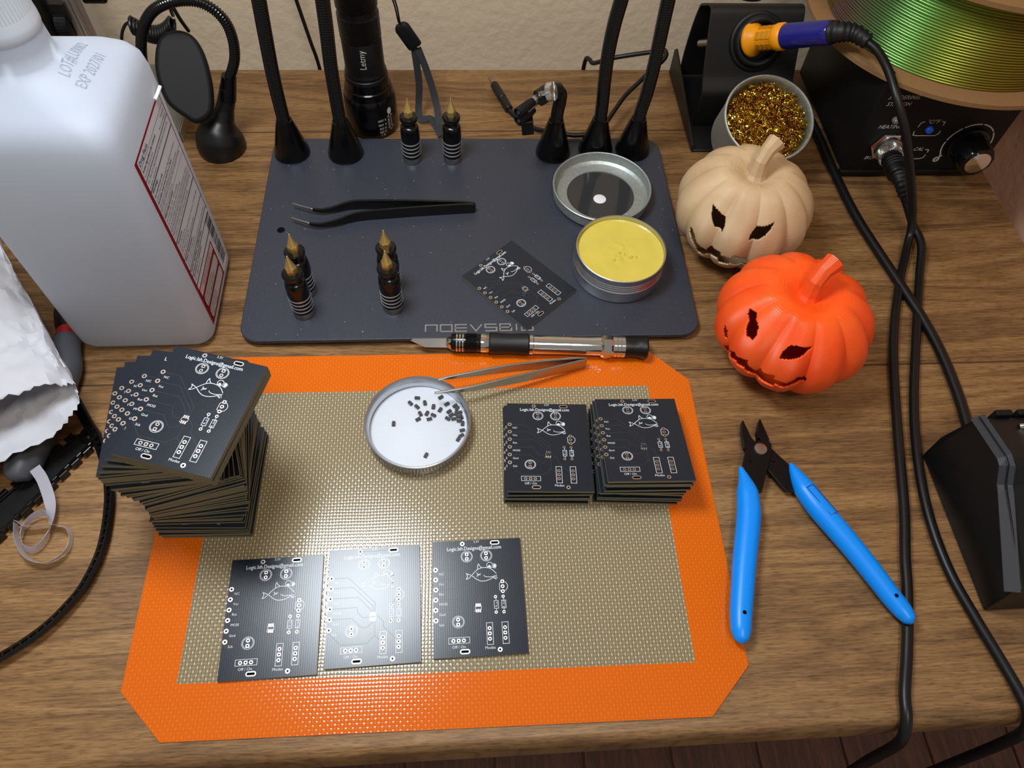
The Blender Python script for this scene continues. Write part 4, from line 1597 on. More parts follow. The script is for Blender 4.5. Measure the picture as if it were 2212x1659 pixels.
rings.append([(x, y, LO[-1][0]) for x, y in rrect(*LO[-1][1:], 7)])
b.loft(rings)
jb = build('body', b, 'jug', jug, angle=80)
b = MB()
b.lathe([(13.6, 179), (14.3, 179.6), (14.9, 182), (14.9, 185), (14.5, 189), (14.1, 202), (14.0, 204), (10, 204.6), (0.1, 204.6)], 64)
jc = build('cap', b, 'cap', jug, angle=40)
b = MB()
for i in range(60):
    b.box(13.8, 14.5, -0.35, 0.35, 189, 201.5, Matrix.Rotation(2 * PI * i / 60, 4, 'Z'))
build('cap_ribs', b, 'cap', jc, smooth=False)
# label on the right face
LXF = 39.6


def lf(dx):
    return lambda s, t: (LXF + dx, s, t)


b = MB()
b.rect(-27.5, 26.5, 9.5, 131, fn=lf(0.0))
lab = build('label', b, 'label_film', jug, smooth=False, recalc=False)
b = MB()
f1 = lf(0.03)
b.rect(-27.5, -24.6, 9.5, 131, fn=f1)
b.rect(25.8, 26.5, 52, 131, fn=f1)
b.rect(-25.2, 25.8, 129.6, 131, fn=f1)
b.rect(-25.2, 13.6, 9.5, 38.5, fn=f1)
build('red_print', b, 'red_film', lab, smooth=False, recalc=False)
b = MB()
f2 = lf(0.06)


def rr_face(x0, x1, y0, y1, r, fn):
    pts = [(x + (x0 + x1) / 2, y + (y0 + y1) / 2) for x, y in rrect((x1 - x0) / 2, (y1 - y0) / 2, r, 4)]
    b.flat(pts, [tuple(range(len(pts)))], fn)


b.cm = 0
rr_face(-24.2, 12.4, 32.4, 37.4, 0.6, f2)
rr_face(-24.0, 12.0, 21.4, 30.2, 2.6, f2)
rr_face(-24.0, 12.0, 11.2, 19.6, 2.6, f2)
build('white_boxes', b, 'label_film', lab, smooth=False, recalc=False)
b = MB()
f3 = lf(0.09)
for x0, x1, y0, y1 in ((-24.0, 12.0, 21.4, 30.2), (-24.0, 12.0, 11.2, 19.6)):
    b.strip([(x + (x0 + x1) / 2, y + (y0 + y1) / 2) for x, y in rrect((x1 - x0) / 2, (y1 - y0) / 2, 2.6, 4)], 0.45, f3, closed=True)
b.text('TAMPER EVIDENT: DO NOT USE IF PRINTED', 1.5, -6, 35.2, 'C', f3, sx=0.85)
b.text('SAFETY SEAL UNDER CAP IS BROKEN', 1.5, -6, 33.2, 'C', f3, sx=0.85)
b.text('Satisfaction guaranteed -', 2.1, -22.6, 27.2, 'L', f3)
b.text('For questions or comments', 2.1, -22.6, 24.8, 'L', f3)
b.text('please call 1-888-287-1915', 2.1, -22.6, 22.4, 'L', f3)
b.text('DISTRIBUTED BY:', 2.1, -22.6, 16.6, 'L', f3)
b.text('Bentonville, AR 72716', 1.9, -22.6, 14.2, 'L', f3)
b.text('PLD-B2361   14653681', 1.6, -22.6, 12.0, 'L', f3)
LINES = [(126.0, 3.6, 'Drug Facts', 1), (122.0, 2.3, 'Active ingredient (by volume)', 1), (119.6, 2.0, 'Isopropyl alcohol 91%', 0), (115.4, 2.4, 'Uses  first aid to help prevent the risk of infection in minor cuts,', 0),
         (113.0, 2.0, 'scrapes, and burns', 0), (109.2, 2.6, 'Warnings', 1), (106.6, 2.0, 'For external use only', 1), (104.4, 1.9, 'If taken internally, serious gastric disturbances will result', 0), (102.2, 2.0, 'Flammable, keep away from fire or flame.', 1),
         (100.0, 1.9, 'Use only in a well-ventilated area; fumes may be toxic', 0), (97.4, 2.0, 'Ask a doctor before use if you have deep or puncture wounds,', 0), (95.2, 1.9, 'animal bites, or serious burns', 0), (92.6, 2.0, 'When using this product', 1),
         (90.4, 1.9, 'do not get into eyes    do not inhale', 0), (88.2, 1.9, 'do not apply over large areas of the body', 0), (86.0, 1.9, 'do not use longer than one week unless directed by a doctor', 0), (83.2, 2.0, 'Stop use and ask a doctor if condition persists or gets worse', 0), (80.4, 2.0, 'Keep out of reach of children. If swallowed, get medical help', 0),
         (78.2, 1.9, 'or contact a Poison Control Center right away.', 0), (73.6, 2.4, 'Directions', 1), (71.2, 1.9, 'clean affected area', 0), (69.0, 1.9, 'apply small amount of this product on the area 1-3 times daily', 0), (66.8, 1.9, 'if bandaged, let dry first', 0),
         (64.6, 1.9, 'may be covered with a sterile bandage', 0), (60.6, 2.4, 'Other information', 1), (58.4, 1.9, 'store at room temperature', 0), (56.2, 1.9, 'does not contain, nor is intended as a substitute for grain or ethyl alcohol', 0), (52.0, 2.3, 'Inactive ingredient  purified water', 1), (47.6, 2.3, 'Questions or comments?', 1),
         (44.8, 2.0, 'Call 1-888-287-1915', 0)]
for t, sz, s, bold in LINES:
    v, f = text2d(s, 1.0)
    w = max(p[0] for p in v) * sz
    k = min(1.0, 46.0 / w)
    b.text(s, sz, -23.6, t, 'L', f3, sx=k)
    if bold:
        b.text(s, sz, -23.48, t + 0.06, 'L', lf(0.1), sx=k)
b.text('Purpose', 2.2, 24.4, 122.0, 'R', f3)
b.text('First aid antiseptic', 1.9, 24.4, 119.6, 'R', f3)
for t, w in ((118.2, 0.5), (111.8, 0.7), (125.0, 0.25), (99.0, 0.2), (94.2, 0.2), (84.9, 0.2), (76.4, 0.7), (63.2, 0.6), (54.4, 0.6), (50.2, 0.6), (42.6, 0.8), (82.0, 0.2)):
    b.strip([(-25.0, t), (25.6, t)], w, f3)
b.strip([(-25.0, 42.6), (-25.0, 129.4)], 0.4, f3)
rnd = random.Random(9)
t = 14.0
while t < 50:
    w = rnd.choice((0.35, 0.35, 0.7, 1.0))
    b.rect(17.4, 25.8, t, t + w, fn=f3)
    t += w + rnd.choice((0.35, 0.5, 0.8))
for i, chs in enumerate('0 78742 35190 5'):
    b.text(chs, 1.9, 16.8, 14 + i * 2.5, 'L', f3, rot=PI / 2)
build('black_print', b, 'ink', lab, smooth=False, recalc=False)
b = MB()
b.tube(spline([(40.0, 19, 131.5), (40.9, 23, 132.4), (41.5, 27, 133.2)], 4), 0.9, 10)
build('peeling_corner', b, 'white_print', lab)
# date stamp on the shoulder
from mathutils.bvhtree import BVHTree
me = jb.data
bvh = BVHTree.FromPolygons([p.co / MM for p in me.vertices], [tuple(p.vertices) for p in me.polygons])


def drop(x, y):
    h = bvh.ray_cast(Vector((x, y, 260)), Vector((0, 0, -1)))[0]
    return (x, y, (h.z if h else 150) + 0.12)


b = MB()
for s, x, y, a, w in (('LOT#LU0082', 20.8, -9.0, 89, 27.0), ('EXP 2027/01', 27.0, -12.5, 85, 25.5)):
    k = w / max(p[0] for p in text2d(s, 1.0)[0])
    b.text(s, 5.8, x, y, 'L', drop, rot=rad(a), sx=k / 5.8)
build('date_stamp', b, 'ink_grey', jug, smooth=False, recalc=False)


# ================================================================ printed pumpkins
def pump_surf(th, t, R, Hh, n=11, a=0.095):
    s, c_ = math.sin(t), math.cos(t)
    r = R * (s ** 0.92 if s > 0 else 0)
    k = 1 - a * (1 - abs(math.sin(n * th / 2)) ** 0.75) * min(1, s * 1.6) - 0.004 * math.cos(2 * n * th + 0.6) * min(1, s * 1.4)
    q = r / R
    z = Hh + Hh * c_ - (10 * math.exp(-(q / 0.3) ** 2) if c_ > 0 else -3 * math.exp(-(q / 0.4) ** 2))
    return r * k, z


def inside(poly, x, y):
    r = False
    j = len(poly) - 1
    for i in range(len(poly)):
        xi, yi = poly[i]
        xj, yj = poly[j]
        if (yi > y) != (yj > y) and x < (xj - xi) * (y - yi) / (yj - yi) + xi:
            r = not r
        j = i
    return r


def pumpkin(label, cx, cy, R, Hh, m, polys, stem, lump):
    t_ = thing('jack_o_lantern', label, 'pumpkin', (cx, cy, 0), group='printed pumpkins')
    NU, NV = 400, 150
    V, F = [], []
    rn = random.Random(lump)
    for j in range(NV + 1):
        t = 0.03 + (PI - 0.10) * j / NV
        for i in range(NU):
            th = -PI + 2 * PI * i / NU
            r, z = pump_surf(th, t, R, Hh)
            d = 0.5 * noise.noise(Vector((math.cos(th) * 3, math.sin(th) * 3, z * 0.06 + lump)))
            r += d * min(1, math.sin(t) * 2)
            V.append((r * math.cos(th), r * math.sin(th), z))
    polys = [q if len(q) < 10 else [(x, t + (0 if i < len(q) // 2 else 3.6)) for i, (x, t) in enumerate(q)] for q in polys]
    boxes = [(min(p[0] for p in q), max(p[0] for p in q), min(p[1] for p in q), max(p[1] for p in q)) for q in polys]
    for j in range(NV):
        td = math.degrees(0.03 + (PI - 0.10) * (j + 0.5) / NV)
        for i in range(NU):
            ad = -180 + 360 * (i + 0.5) / NU
            if any(bx[0] <= ad <= bx[1] and bx[2] <= td <= bx[3] and inside(q, ad, td) for q, bx in zip(polys, boxes)):
                continue
            a, c = j * NU + i, j * NU + (i + 1) % NU
            F.append((a, a + NU, c + NU, c))
    b = MB()
    b.v = [Vector(v) for v in V]
    b.f = F
    b.m = [0] * len(F)
    o = build('shell', b, m, t_, angle=60, recalc=True)
    md = o.modifiers.new('wall', 'SOLIDIFY')
    md.thickness = 1.2 * MM
    md.offset = -1
    # faceted stem: short riser, then a bent stub with a flat cut end
    P = [Vector(p) for p in stem]
    b = MB()
    b.tube(P, [9.5, 5.6, 4.6, 4.8, 6.0], 9)
    build('stem', b, m, t_, smooth=False)
    return t_


PO = [[(-170.1, 49.4), (-160.3, 49.4), (-150.9, 51.7), (-146.7, 58.5), (-146.8, 64.6), (-153.2, 65.2), (-160.7, 61.5), (-167.4, 54.1)],
      [(-122.8, 66.0), (-121.9, 56.6), (-118.7, 50.1), (-99.3, 49.2), (-103.1, 53.2), (-108.6, 58.5), (-116.8, 63.6)],
      [(-167.7, 107.0), (-164.6, 101.6), (-158.4, 96.7), (-151.8, 88.1), (-150.2, 91.1), (-140.8, 84.3), (-139.6, 89.9), (-132.5, 96.0), (-129.7, 89.4), (-128.1, 90.8), (-119.2, 83.6), (-118.2, 89.3), (-109.4, 88.7), (-104.0, 79.6), (-96.3, 79.8), (-96.2, 85.0), (-102.7, 88.7), (-109.7, 94.3), (-116.5, 93.7), (-115.9, 98.8), (-121.2, 98.8), (-129.9, 102.5), (-131.4, 103.5), (-138.8, 98.8), (-140.9, 94.7), (-147.0, 98.1), (-149.3, 95.7), (-158.7, 106.1), (-166.5, 112.2)],
      [(-173.1, 79.0), (-168.9, 81.9), (-166.0, 91.3), (-167.8, 92.7), (-171.7, 85.0)]]
PW_ = [[(-148.0, 51.9), (-137.4, 55.4), (-129.7, 59.8), (-126.6, 65.5), (-127.2, 72.3), (-135.4, 70.7), (-141.1, 62.9), (-145.7, 56.2)],
       [(-103.1, 72.5), (-101.8, 63.8), (-97.3, 58.4), (-81.9, 51.8), (-85.0, 58.2), (-89.5, 65.1), (-96.6, 72.6)],
       [(-155.1, 87.6), (-151.1, 86.4), (-146.3, 90.9), (-143.1, 98.3), (-138.7, 101.4), (-134.6, 104.8), (-132.1, 97.1), (-121.1, 93.0), (-120.1, 97.7), (-110.7, 97.2), (-109.9, 91.3), (-97.2, 99.4), (-95.2, 106.7), (-100.4, 110.2), (-110.7, 104.1), (-110.9, 107.1), (-120.3, 111.4), (-122.3, 103.6), (-135.1, 113.2), (-136.2, 119.7), (-142.7, 113.3), (-144.3, 106.0), (-148.3, 98.6), (-153.3, 91.5)]]
pumpkin('bright orange 3D-printed jack-o\'-lantern with bent stem', 205, 98, 45, 33, 'orange_print', PO,
        [(0, 0, 50), (0.2, 0.3, 60), (0.2, 0.8, 69), (3.4, 3.4, 74), (9.0, 7.0, 77)], 1)
pumpkin('bone-coloured 3D-printed jack-o\'-lantern behind the orange one', 196, 190, 43.5, 34.5, 'bone_print', PW_,
        [(0, 0, 53), (0.2, 0.3, 63), (0.0, 0.8, 72), (3.0, 3.4, 77.5), (8.0, 7.0, 81)], 5)

# ================================================================ flush cutters
fc = thing('flush_cutters', 'flush cutters with bright blue grips, opened in a V', 'cutters', (177.2, 28.9, 0))


def cl2(L):
    return [(x - 177.2, y - 28.9) for x, y in L]


def cl3(L):
    return [(x - 177.2, y - 28.9, z) for x, y, z in L]


b = MB()
b.prism(cl2([(173.7, 33.6), (178.2, 34.8), (182.9, 35.7), (184.4, 31.4), (182.9, 26.5), (172.0, 3.2), (168.0, 4.0), (164.6, 18.9), (168.2, 27.0), (170.8, 31.2)]), 6.0, 8.2)
top_plate = build('blade_lever', b, 'dark_steel', fc, smooth=False, bevel=0.35)
b = MB()
b.prism(cl2([(181.3, 48.1), (181.9, 47.7), (183.4, 37.5), (183.9, 34.7), (179.6, 34.0), (178.0, 36.6), (178.2, 40.6)]), 3.2, 8.6)
build('jaw', b, 'dark_steel', top_plate, smooth=False, bevel=0.8, segs=1)
b = MB()
b.prism(cl2([(184.6, 30.6), (192.6, 19.6), (191.7, 3.8), (186.1, 4.5), (179.0, 18.0), (176.5, 26.0), (179.5, 32.5)]), 3.6, 5.9)
low_plate = build('blade_lever', b, 'dark_steel', fc, smooth=False, bevel=0.35)
b = MB()
b.prism(cl2([(171.5, 48.1), (172.0, 47.7), (173.8, 37.7), (175.6, 33.0), (171.0, 28.9), (168.9, 31.1), (169.7, 41.0)]), 3.0, 8.0)
build('jaw', b, 'dark_steel', low_plate, smooth=False, bevel=0.8, segs=1)
b = MB()
b.lathe([(3.8, 8.0), (3.8, 8.6), (3.4, 9.2), (2.8, 9.3)], 32)
build('pivot', b, 'steel', fc)
b = MB()
for x, y, z in ((169.8, 21.7, 8.22), (183.8, 22.0, 5.92)):
    b.disc(x - 177.2, y - 28.9, 0.8, z, 14)
build('rivet_hole', b, 'hole', fc, smooth=False, recalc=False)
GLP = [(164.2, 18.8, 6.5), (164.6, 12, 6.8), (164.4, 4.0, 7.0), (162.4, -8, 7.0), (158.4, -21, 7.0), (153.8, -35, 7.0), (149.6, -49, 7.0), (146.4, -60, 7.0), (144.6, -68, 7.0), (143.9, -72.5, 6.9), (143.7, -74.6, 6.8)]
GLR = [1.2, 3.2, 5.8, 6.4, 6.3, 6.1, 5.8, 5.5, 5.0, 3.6, 0.8]
GRP = [(193.2, 20.2, 6.0), (194.2, 14, 6.4), (196.6, 4.5, 6.8), (201.0, -6.5, 7.0), (207.2, -18.5, 7.0), (213.6, -31, 7.0), (219.6, -44, 7.0), (224.6, -55.4, 7.0), (228.0, -63, 7.4), (229.8, -67.4, 7.8), (230.6, -69.2, 8.0)]
GRR = [1.2, 3.4, 6.0, 6.4, 6.2, 5.9, 5.6, 5.3, 4.8, 3.4, 0.8]
for P, R in ((GLP, GLR), (GRP, GRR)):
    S_ = spline(cl3(P), 5)
    b = MB()
    b.tube(S_, lerp_list(R, len(S_)), 28, sy=0.95, up=(0, 0, 1))
    g = build('grip', b, 'blue_grip', fc, angle=70)
    b = MB()
    q = Vector(cl3(P)[7])
    b.disc(q.x, q.y - 1.0, 1.0, q.z + 5.32, 14)
    build('grip_hole', b, 'hole', g, smooth=False, recalc=False)
b = MB()
b.strip([(x - 177.2, y - 28.9) for x, y in [(195.0, 3.0), (198.8, 4.6), (207.6, -11.5), (203.6, -13.2)]], 0.3, z=12.95, closed=True)
build('grip_panel_line', b, 'handle_blue', fc, smooth=False, recalc=False)

# ================================================================ soldering iron holder, brass wool, iron, station
ho = thing('iron_holder', 'black bent-metal soldering iron holder behind the brass wool tin', 'iron holder', (228, 330, 0))
TXP = Matrix(((0, 0, 1, 0), (1, 0, 0, 0), (0, 1, 0, 0), (0, 0, 0, 1)))       # (y,z,x) profile -> world


def sheet(pts, th=1.6):
    """closed outline of a bent sheet from its centre line in (y, z)"""
    P = [Vector((p[0], p[1])) for p in pts]
    L, R_ = [], []
    for i in range(len(P)):
        d = (P[min(i + 1, len(P) - 1)] - P[max(i - 1, 0)]).normalized()
        n = Vector((-d.y, d.x)) * th / 2
        L.append(P[i] + n)
        R_.append(P[i] - n)
    return [(p.x, p.y) for p in L + R_[::-1]]


def hsh(L):
    return [(y - 330, z) for y, z in L]


b = MB()
S_ = spline([(y, z, 0) for y, z in hsh([(373, 3), (374, 22), (371, 46), (366.5, 62), (364, 66.5), (360, 69.5), (350, 75.5), (346, 77.5), (342, 78.0), (339.5, 76.2), (337, 72), (329, 57), (321, 42), (318.5, 38), (315, 34), (312.5, 31), (311.4, 28), (311, 22), (311, 3)])], 2)
b.prism(sheet([(p.x, p.y) for p in S_]), -34, 34, TXP)
build('bracket', b, 'black_metal', ho, angle=50)
b = MB()
b.box(-40, 42, -47, 48, 0.02, 2.0)
build('base_plate', b, 'black_metal', ho, bevel=0.6)
b = MB()
b.prism(hsh([(378, 1.5), (378, 22), (374, 25), (283, 7), (283, 1.5)]), -41, -39.4, TXP)
build('side_flange', b, 'black_metal', ho, smooth=False, bevel=0.4)
fn_ = Vector((0, -0.88, 0.475)).normalized()
fc_ = Vector((2.0, 1.0 - 0.4, 59.5))
T = frame_z(fc_, fn_, (1, 0, 0))
b = MB()
prof = [(19.5, -0.5), (20.2, 1.0), (20.0, 2.6), (18.4, 3.4), (17.6, 3.2), (17.2, 5.6), (16.0, 7.4), (14.4, 7.8), (13.0, 6.6), (12.6, 4.0), (12.4, -14)]
b.lathe(prof, 56, T, cap0=False, cap1=False)
build('rubber_ring', b, 'black_rubber', ho, angle=60)
b = MB()
b.lathe([(12.4, -14), (12.0, -13.5), (3, -13.2)], 40, T)
build('ring_throat', b, 'black_matte', ho)
b = MB()
b.disc(-2, 24, 8, 77.4, 24, ry=4)
build('tip_hole', b, 'hole', ho, smooth=False, recalc=False)

bw = thing('brass_wool_tin', 'dusty silver tin of brass wool with a teal label, leaning in the holder', 'tin', (227, 280.8, 7.2), (rad(25), 0, 0))
b = MB()
b.lathe([(27, 8.6), (29, 9.4), (30, 11.6), (30.6, 38), (31.3, 42.4), (31.6, 43.6), (31.2, 44.4), (30.4, 44.6), (29.8, 44), (29.4, 41), (29.2, 30), (0.1, 30)], 64, cap1=False)
build('cup', b, 'alu_dusty', bw, angle=40)


def bwf(dr):
    def fn(x, y):
        r = 30.2 + dr
        a = rad(-90) + x / r
        return (r * math.cos(a), r * math.sin(a), y)
    return fn


b = MB()
f1 = bwf(0.25)
for i in range(24):
    b.rect(-26 + i * 2.5, -23.5 + i * 2.5, 13, 32, fn=f1)
tl = build('label', b, 'teal', bw, smooth=False, recalc=False)
b = MB()
f2 = bwf(0.34)
b.strip([(-25 + i * 2.5, 30) for i in range(24)], 0.5, f2)
b.strip([(-25 + i * 2.5, 14) for i in range(24)], 0.5, f2)
b.strip([(-25, 14), (-25, 30)], 0.5, f2)
b.text('TIP CLEANER', 5.2, -20, 22.5, 'L', f2, sx=0.9)
b.text('M-08', 5.0, 6, 16, 'L', f2)
build('label_print', b, 'white_ink', tl, smooth=False, recalc=False)

rnd = random.Random(21)
b = MB()
for i in range(1500):
    a, r = rnd.uniform(0, 2 * PI), 27.5 * math.sqrt(rnd.random())
    c0 = Vector((r * math.cos(a), r * math.sin(a), 36 + 6.5 * (1 - (r / 29) ** 2) + rnd.uniform(-3.5, 3.2)))
    rr = rnd.uniform(1.2, 3.4)
    u = Vector((rnd.gauss(0, 1), rnd.gauss(0, 1), rnd.gauss(0, 1))).normalized()
    w = u.orthogonal().normalized()
    q = u.cross(w)
    turns = rnd.uniform(0.6, 1.9)
    n = 13
    pts = []
    for k in range(n):
        t = 2 * PI * turns * k / (n - 1)
        p = c0 + w * rr * math.cos(t) + q * rr * math.sin(t) + u * (k / n - 0.5) * 2.4
        h = math.hypot(p.x, p.y)
        if h > 28.6:
            p.x, p.y = p.x * 28.6 / h, p.y * 28.6 / h
        p.z = max(31, p.z)
        pts.append(p)
    wd = rnd.uniform(0.35, 0.75)
    V, F = [], []
    for k, p in enumerate(pts):
        V += [p + u * wd / 2, p - u * wd / 2]
        if k:
            F.append((2 * k - 2, 2 * k - 1, 2 * k + 1, 2 * k))
    b.add(V, F)
b.lathe([(28.6, 30.5), (28.4, 35), (14, 39), (0.1, 40)], 32, cap0=False)
wool = build('brass_wool', b, 'brass_wool', None, smooth=True, angle=80, loc=(227, 280.8, 7.2), rot=(rad(25), 0, 0), recalc=False)
tag(wool, 'golden brass wool curls filling the silver tin', 'brass wool', kind='stuff')

# soldering iron with its cord and plug
P1, P2, P3_ = Vector((227.0, 325.0, 65.0)), Vector((257.5, 285.0, 95.2)), Vector((277.0, 271.0, 97.5))
iron = thing('soldering_iron', 'soldering iron with amber grip and blue handle, its thick black cord and plug', 'soldering iron', tuple(P1))
axd = (P2 - P1).normalized()
T = frame_z((0, 0, 0), axd, (0, 0, 1))
b = MB()
b.lathe([(3.0, -52), (3.2, -50), (3.2, 0)], 20, T)
build('barrel', b, 'steel', iron)
b = MB()
b.lathe([(10.8, -5), (11.8, -3.8), (11.8, -2.4), (11.0, -1.4), (7.6, 2.6), (7.4, 4), (7.4, 16), (8.6, 17.5), (9.0, 18.6), (9.0, 22.6), (8.2, 23.8), (7, 24)], 48, T)
g = build('grip', b, 'yellow', iron, angle=45)
b = MB()
for k in range(6):
    for zz in (4.6, 8.6, 12.6):
        Tk = T @ Matrix.Rotation(k * PI / 3, 4, 'Z')
        b.box(7.1, 7.75, -2.6, 2.6, zz, zz + 3.2, Tk)
build('grip_rib', b, 'amber_dark', g, bevel=0.3)
b = MB()
LB = (P2 - P1).length
b.lathe([(7.4, 23.2), (8.2, 24.2), (8.3, 27), (7.7, LB - 4), (7.5, LB), (7.0, LB + 0.6)], 40, T)
hb = build('handle', b, 'handle_blue', iron)
C0 = P2 - P1
C1 = P3_ - P1
S_ = spline([tuple(C0 - axd * 2), tuple(C0 + axd * 5), tuple((C0 + C1) / 2 + Vector((2, 1, 2.2))), tuple(C1)], 12)
R = [(7.2 - 2.9 * i / (len(S_) - 1)) + (0.45 if (i // 2) % 2 else -0.15) for i in range(len(S_))]
b = MB()
b.tube(S_, R, 24)
build('cord_boot', b, 'black_rubber', iron, angle=60)


def il(L):
    return [(x - P1.x, y - P1.y, z - P1.z) for x, y, z in L]


CZ = 2.9
PATH = [(276, 272, 97.6), (281, 262, 96.5), (284.5, 247, 93), (288, 230, 85), (296, 218, 71), (306, 209.5, 51), (317, 202, 28), (322, 193, 11), (319, 183, 4.2), (304.9, 155, CZ), (288.0, 118, CZ), (275.5, 83, CZ), (262, 36, CZ), (250.5, -7, CZ), (241.6, -34, CZ), (237.0, -50, CZ), (231.6, -66, CZ), (225.2, -83, CZ), (218.0, -100, CZ + 0.3),
        (215.6, -110.5, 2.2), (215.0, -117.2, -4), (216, -120.5, -18), (219, -124, -60), (228, -132, -140), (246, -138, -180), (264, -134, -140), (273, -125, -60), (274.8, -120.5, -18), (275.2, -117.4, -4), (275.0, -110.6, 2.2), (273.8, -101, CZ + 0.3), (271.8, -90, CZ), (266.4, -66, CZ), (262.4, -44, CZ),
        (262.0, -20, CZ), (264.9, 4, CZ), (271.6, 33, CZ), (281.5, 64, CZ), (300.5, 112, CZ), (318, 155, CZ), (326.5, 180, 6.8), (325, 196, 9.5), (320.5, 207, 17.5), (317.5, 211.5, 22)]
b = MB()
b.tube(spline(il(PATH), 10), 2.75, 14)
build('cord', b, 'black_satin', iron, angle=70)
JK = Vector((316.2, 254.0, 29.0))
d0 = Vector((-2.2, -24, 1.0)).normalized()
T = frame_z(tuple(JK - P1), d0, (0, 0, 1))
b = MB()
b.lathe([(7.9, 6), (8.3, 6.6), (8.3, 12.6), (7.6, 13.4)], 40)
pr = build('plug_ring', b, 'knurl_steel', iron)
pr.matrix_local = Matrix.Translation((JK - P1) * MM) @ T.to_3x3().to_4x4()
b = MB()
b.lathe([(7.0, 13), (7.1, 14), (6.9, 30), (6.2, 31.5), (5.2, 32)], 36, T)
pb = build('plug_body', b, 'black_satin', iron)
b = MB()
for zz in (19, 21.5, 24):
    b.lathe([(6.9, zz - 0.5), (7.35, zz), (6.9, zz + 0.5)], 36, T)
build('plug_rib', b, 'black_rubber', pb)
e0 = JK - P1 + d0 * 31
S_ = spline([tuple(e0), tuple(e0 + d0 * 6 + Vector((1.0, 0, -1.5))), tuple(Vector(il([(317.5, 211.5, 22)])[0]))], 12)
R = [(5.4 - 2.2 * i / (len(S_) - 1)) + (0.4 if (i // 2) % 2 else -0.2) for i in range(len(S_))]
b = MB()
b.tube(S_, R, 20)
build('plug_boot', b, 'black_rubber', iron, angle=60)

st = thing('soldering_station', 'black soldering station with a dial, under the filament spool', 'soldering station', (346, 255, 0))


def slc(x, z, y=0.0):
    return (x - 346, y, z)


b = MB()
b.box(-52.5, 52.5, 2.2, 118, 4.5, 79.5)
build('case', b, 'black_metal', st, bevel=1.6)
b = MB()
b.box(-53, 53, 0.4, 3.2, 3.6, 80.2)
pnl = build('front_panel', b, 'black_matte', st, bevel=0.6)
b = MB()
b.box(-53.4, 53.4, -1.4, 3.4, 3.0, 6.6)
build('bottom_trim', b, 'black_matte', st, bevel=0.6)
for sx in (-40, 40):
    for sy in (14, 106):
        b = MB()
        b.lathe([(6, 0.05), (6.5, 0.8), (6.5, 4.6)], 20, Matrix.Translation((sx, sy, 0)))
        build('foot', b, 'black_rubber', st)
sf = lambda x, z: (x - 346, 0.34, z)
b = MB()
b.text('SOLDERING', 4.2, 299.5, 66.6, 'L', sf, shear=0.25, sx=0.95)
b.text('STATION', 4.2, 300.5, 61.4, 'L', sf, shear=0.25, sx=0.95)
b.text('HEATING', 4.2, 303.5, 43.0, 'L', sf, shear=0.25, sx=0.95)
b.text('IRON', 4.2, 305.5, 16.2, 'L', sf, shear=0.25, sx=0.95)
b.text('CAL', 4.2, 338.5, 23.6, 'L', sf, shear=0.25, sx=0.95)
b.text('\u00b0C/\u00b0F', 4.4, 336.2, 47.0, 'L', sf, shear=0.25, sx=0.9)
b.strip([(332, 44.0), (332.6, 47.6), (334.8, 48.6)], 0.6, sf)
b.strip([(347, 48.6), (349.4, 48.2), (349.4, 45.4)], 0.6, sf)
b.strip([(331.2, 40.6), (331.8, 37.4), (334, 36.8), (348, 36.8), (350, 38.4), (350, 40.8)], 0.6, sf)
b.strip([(347.6, 24.6), (350.4, 24.2), (350.4, 21.8)], 0.6, sf)
b.strip([(334.2, 19.6), (334.8, 16.6), (347, 16.2), (349.8, 17.2), (350.2, 20.0)], 0.6, sf)
for a0, a1 in ((215, 172), (168, 128), (124, 84), (80, 40), (36, -15)):
    b.strip([(376 + 17.2 * math.cos(rad(a0 + (a1 - a0) * i / 8)), 29 + 17.2 * math.sin(rad(a0 + (a1 - a0) * i / 8))) for i in range(9)], 0.9, sf)
b.flat([(360.6, 20.2), (363.6, 19.0), (361.4, 17.0)], [(0, 1, 2)], sf)
b.ring(360.4, 15.6, 1.3, 2.3, 0, 20, fn=sf)
b.rect(359.4, 361.4, 15.3, 15.9, fn=sf)
build('panel_print', b, 'white_ink', pnl, smooth=False, recalc=False)
TF = Matrix(((1, 0, 0, 0), (0, 0, -1, 0), (0, 1, 0, 0), (0, 0, 0, 1)))       # local z -> -y


def knob_T(x, z, y=0.4):
    return Matrix.Translation(slc(x, z, y)) @ TF


b = MB()
b.lathe([(2.4, 0), (2.4, 2.5), (1.6, 3.6), (0.2, 4.0)], 20, knob_T(312.5, 50.5))
build('indicator_led', b, 'led', st)
b = MB()
b.lathe([(2.6, 0), (2.6, 1.6), (2.2, 2.2)], 24, knob_T(341, 42.2))
build('button', b, 'button_blue', st)
b = MB()
b.lathe([(11.6, 0), (11.8, 2.4), (10.4, 3.2)], 6, knob_T(316.2, 29))
build('jack_nut', b, 'chrome', st, smooth=False, bevel=0.4)
b = MB()
b.lathe([(9.2, 2.6), (9.2, 6.4), (8, 6.8)], 36, knob_T(316.2, 29))
build('jack_collar', b, 'steel', st)
b = MB()
n = 48
rings = []
for z, k in ((0, 1.0), (2.6, 1.0), (3.0, 0.88), (18, 0.84), (19.5, 0.78)):
    ring = []
    for i in range(n):
        a = 2 * PI * i / n
        r = 14.0 * k * (1 if z < 2.8 else (1 - 0.05 * (0.5 + 0.5 * math.cos(12 * a))))
        ring.append((r * math.cos(a), r * math.sin(a), z))
    rings.append(ring)
b.loft(rings, T=knob_T(376, 29))
kb = build('dial', b, 'black_gloss', st, angle=35)
b = MB()
b.lathe([(8.4, 19.3), (8.4, 20.2), (8.0, 20.4)], 40, knob_T(376, 29))
build('dial_cap', b, 'chrome', kb)
b = MB()
b.rect(388.5, 392.5, 29, 29.7, fn=lambda x, z: (x - 346, -2.3, z))
build('dial_pointer', b, 'white_ink', kb, smooth=False, recalc=False)

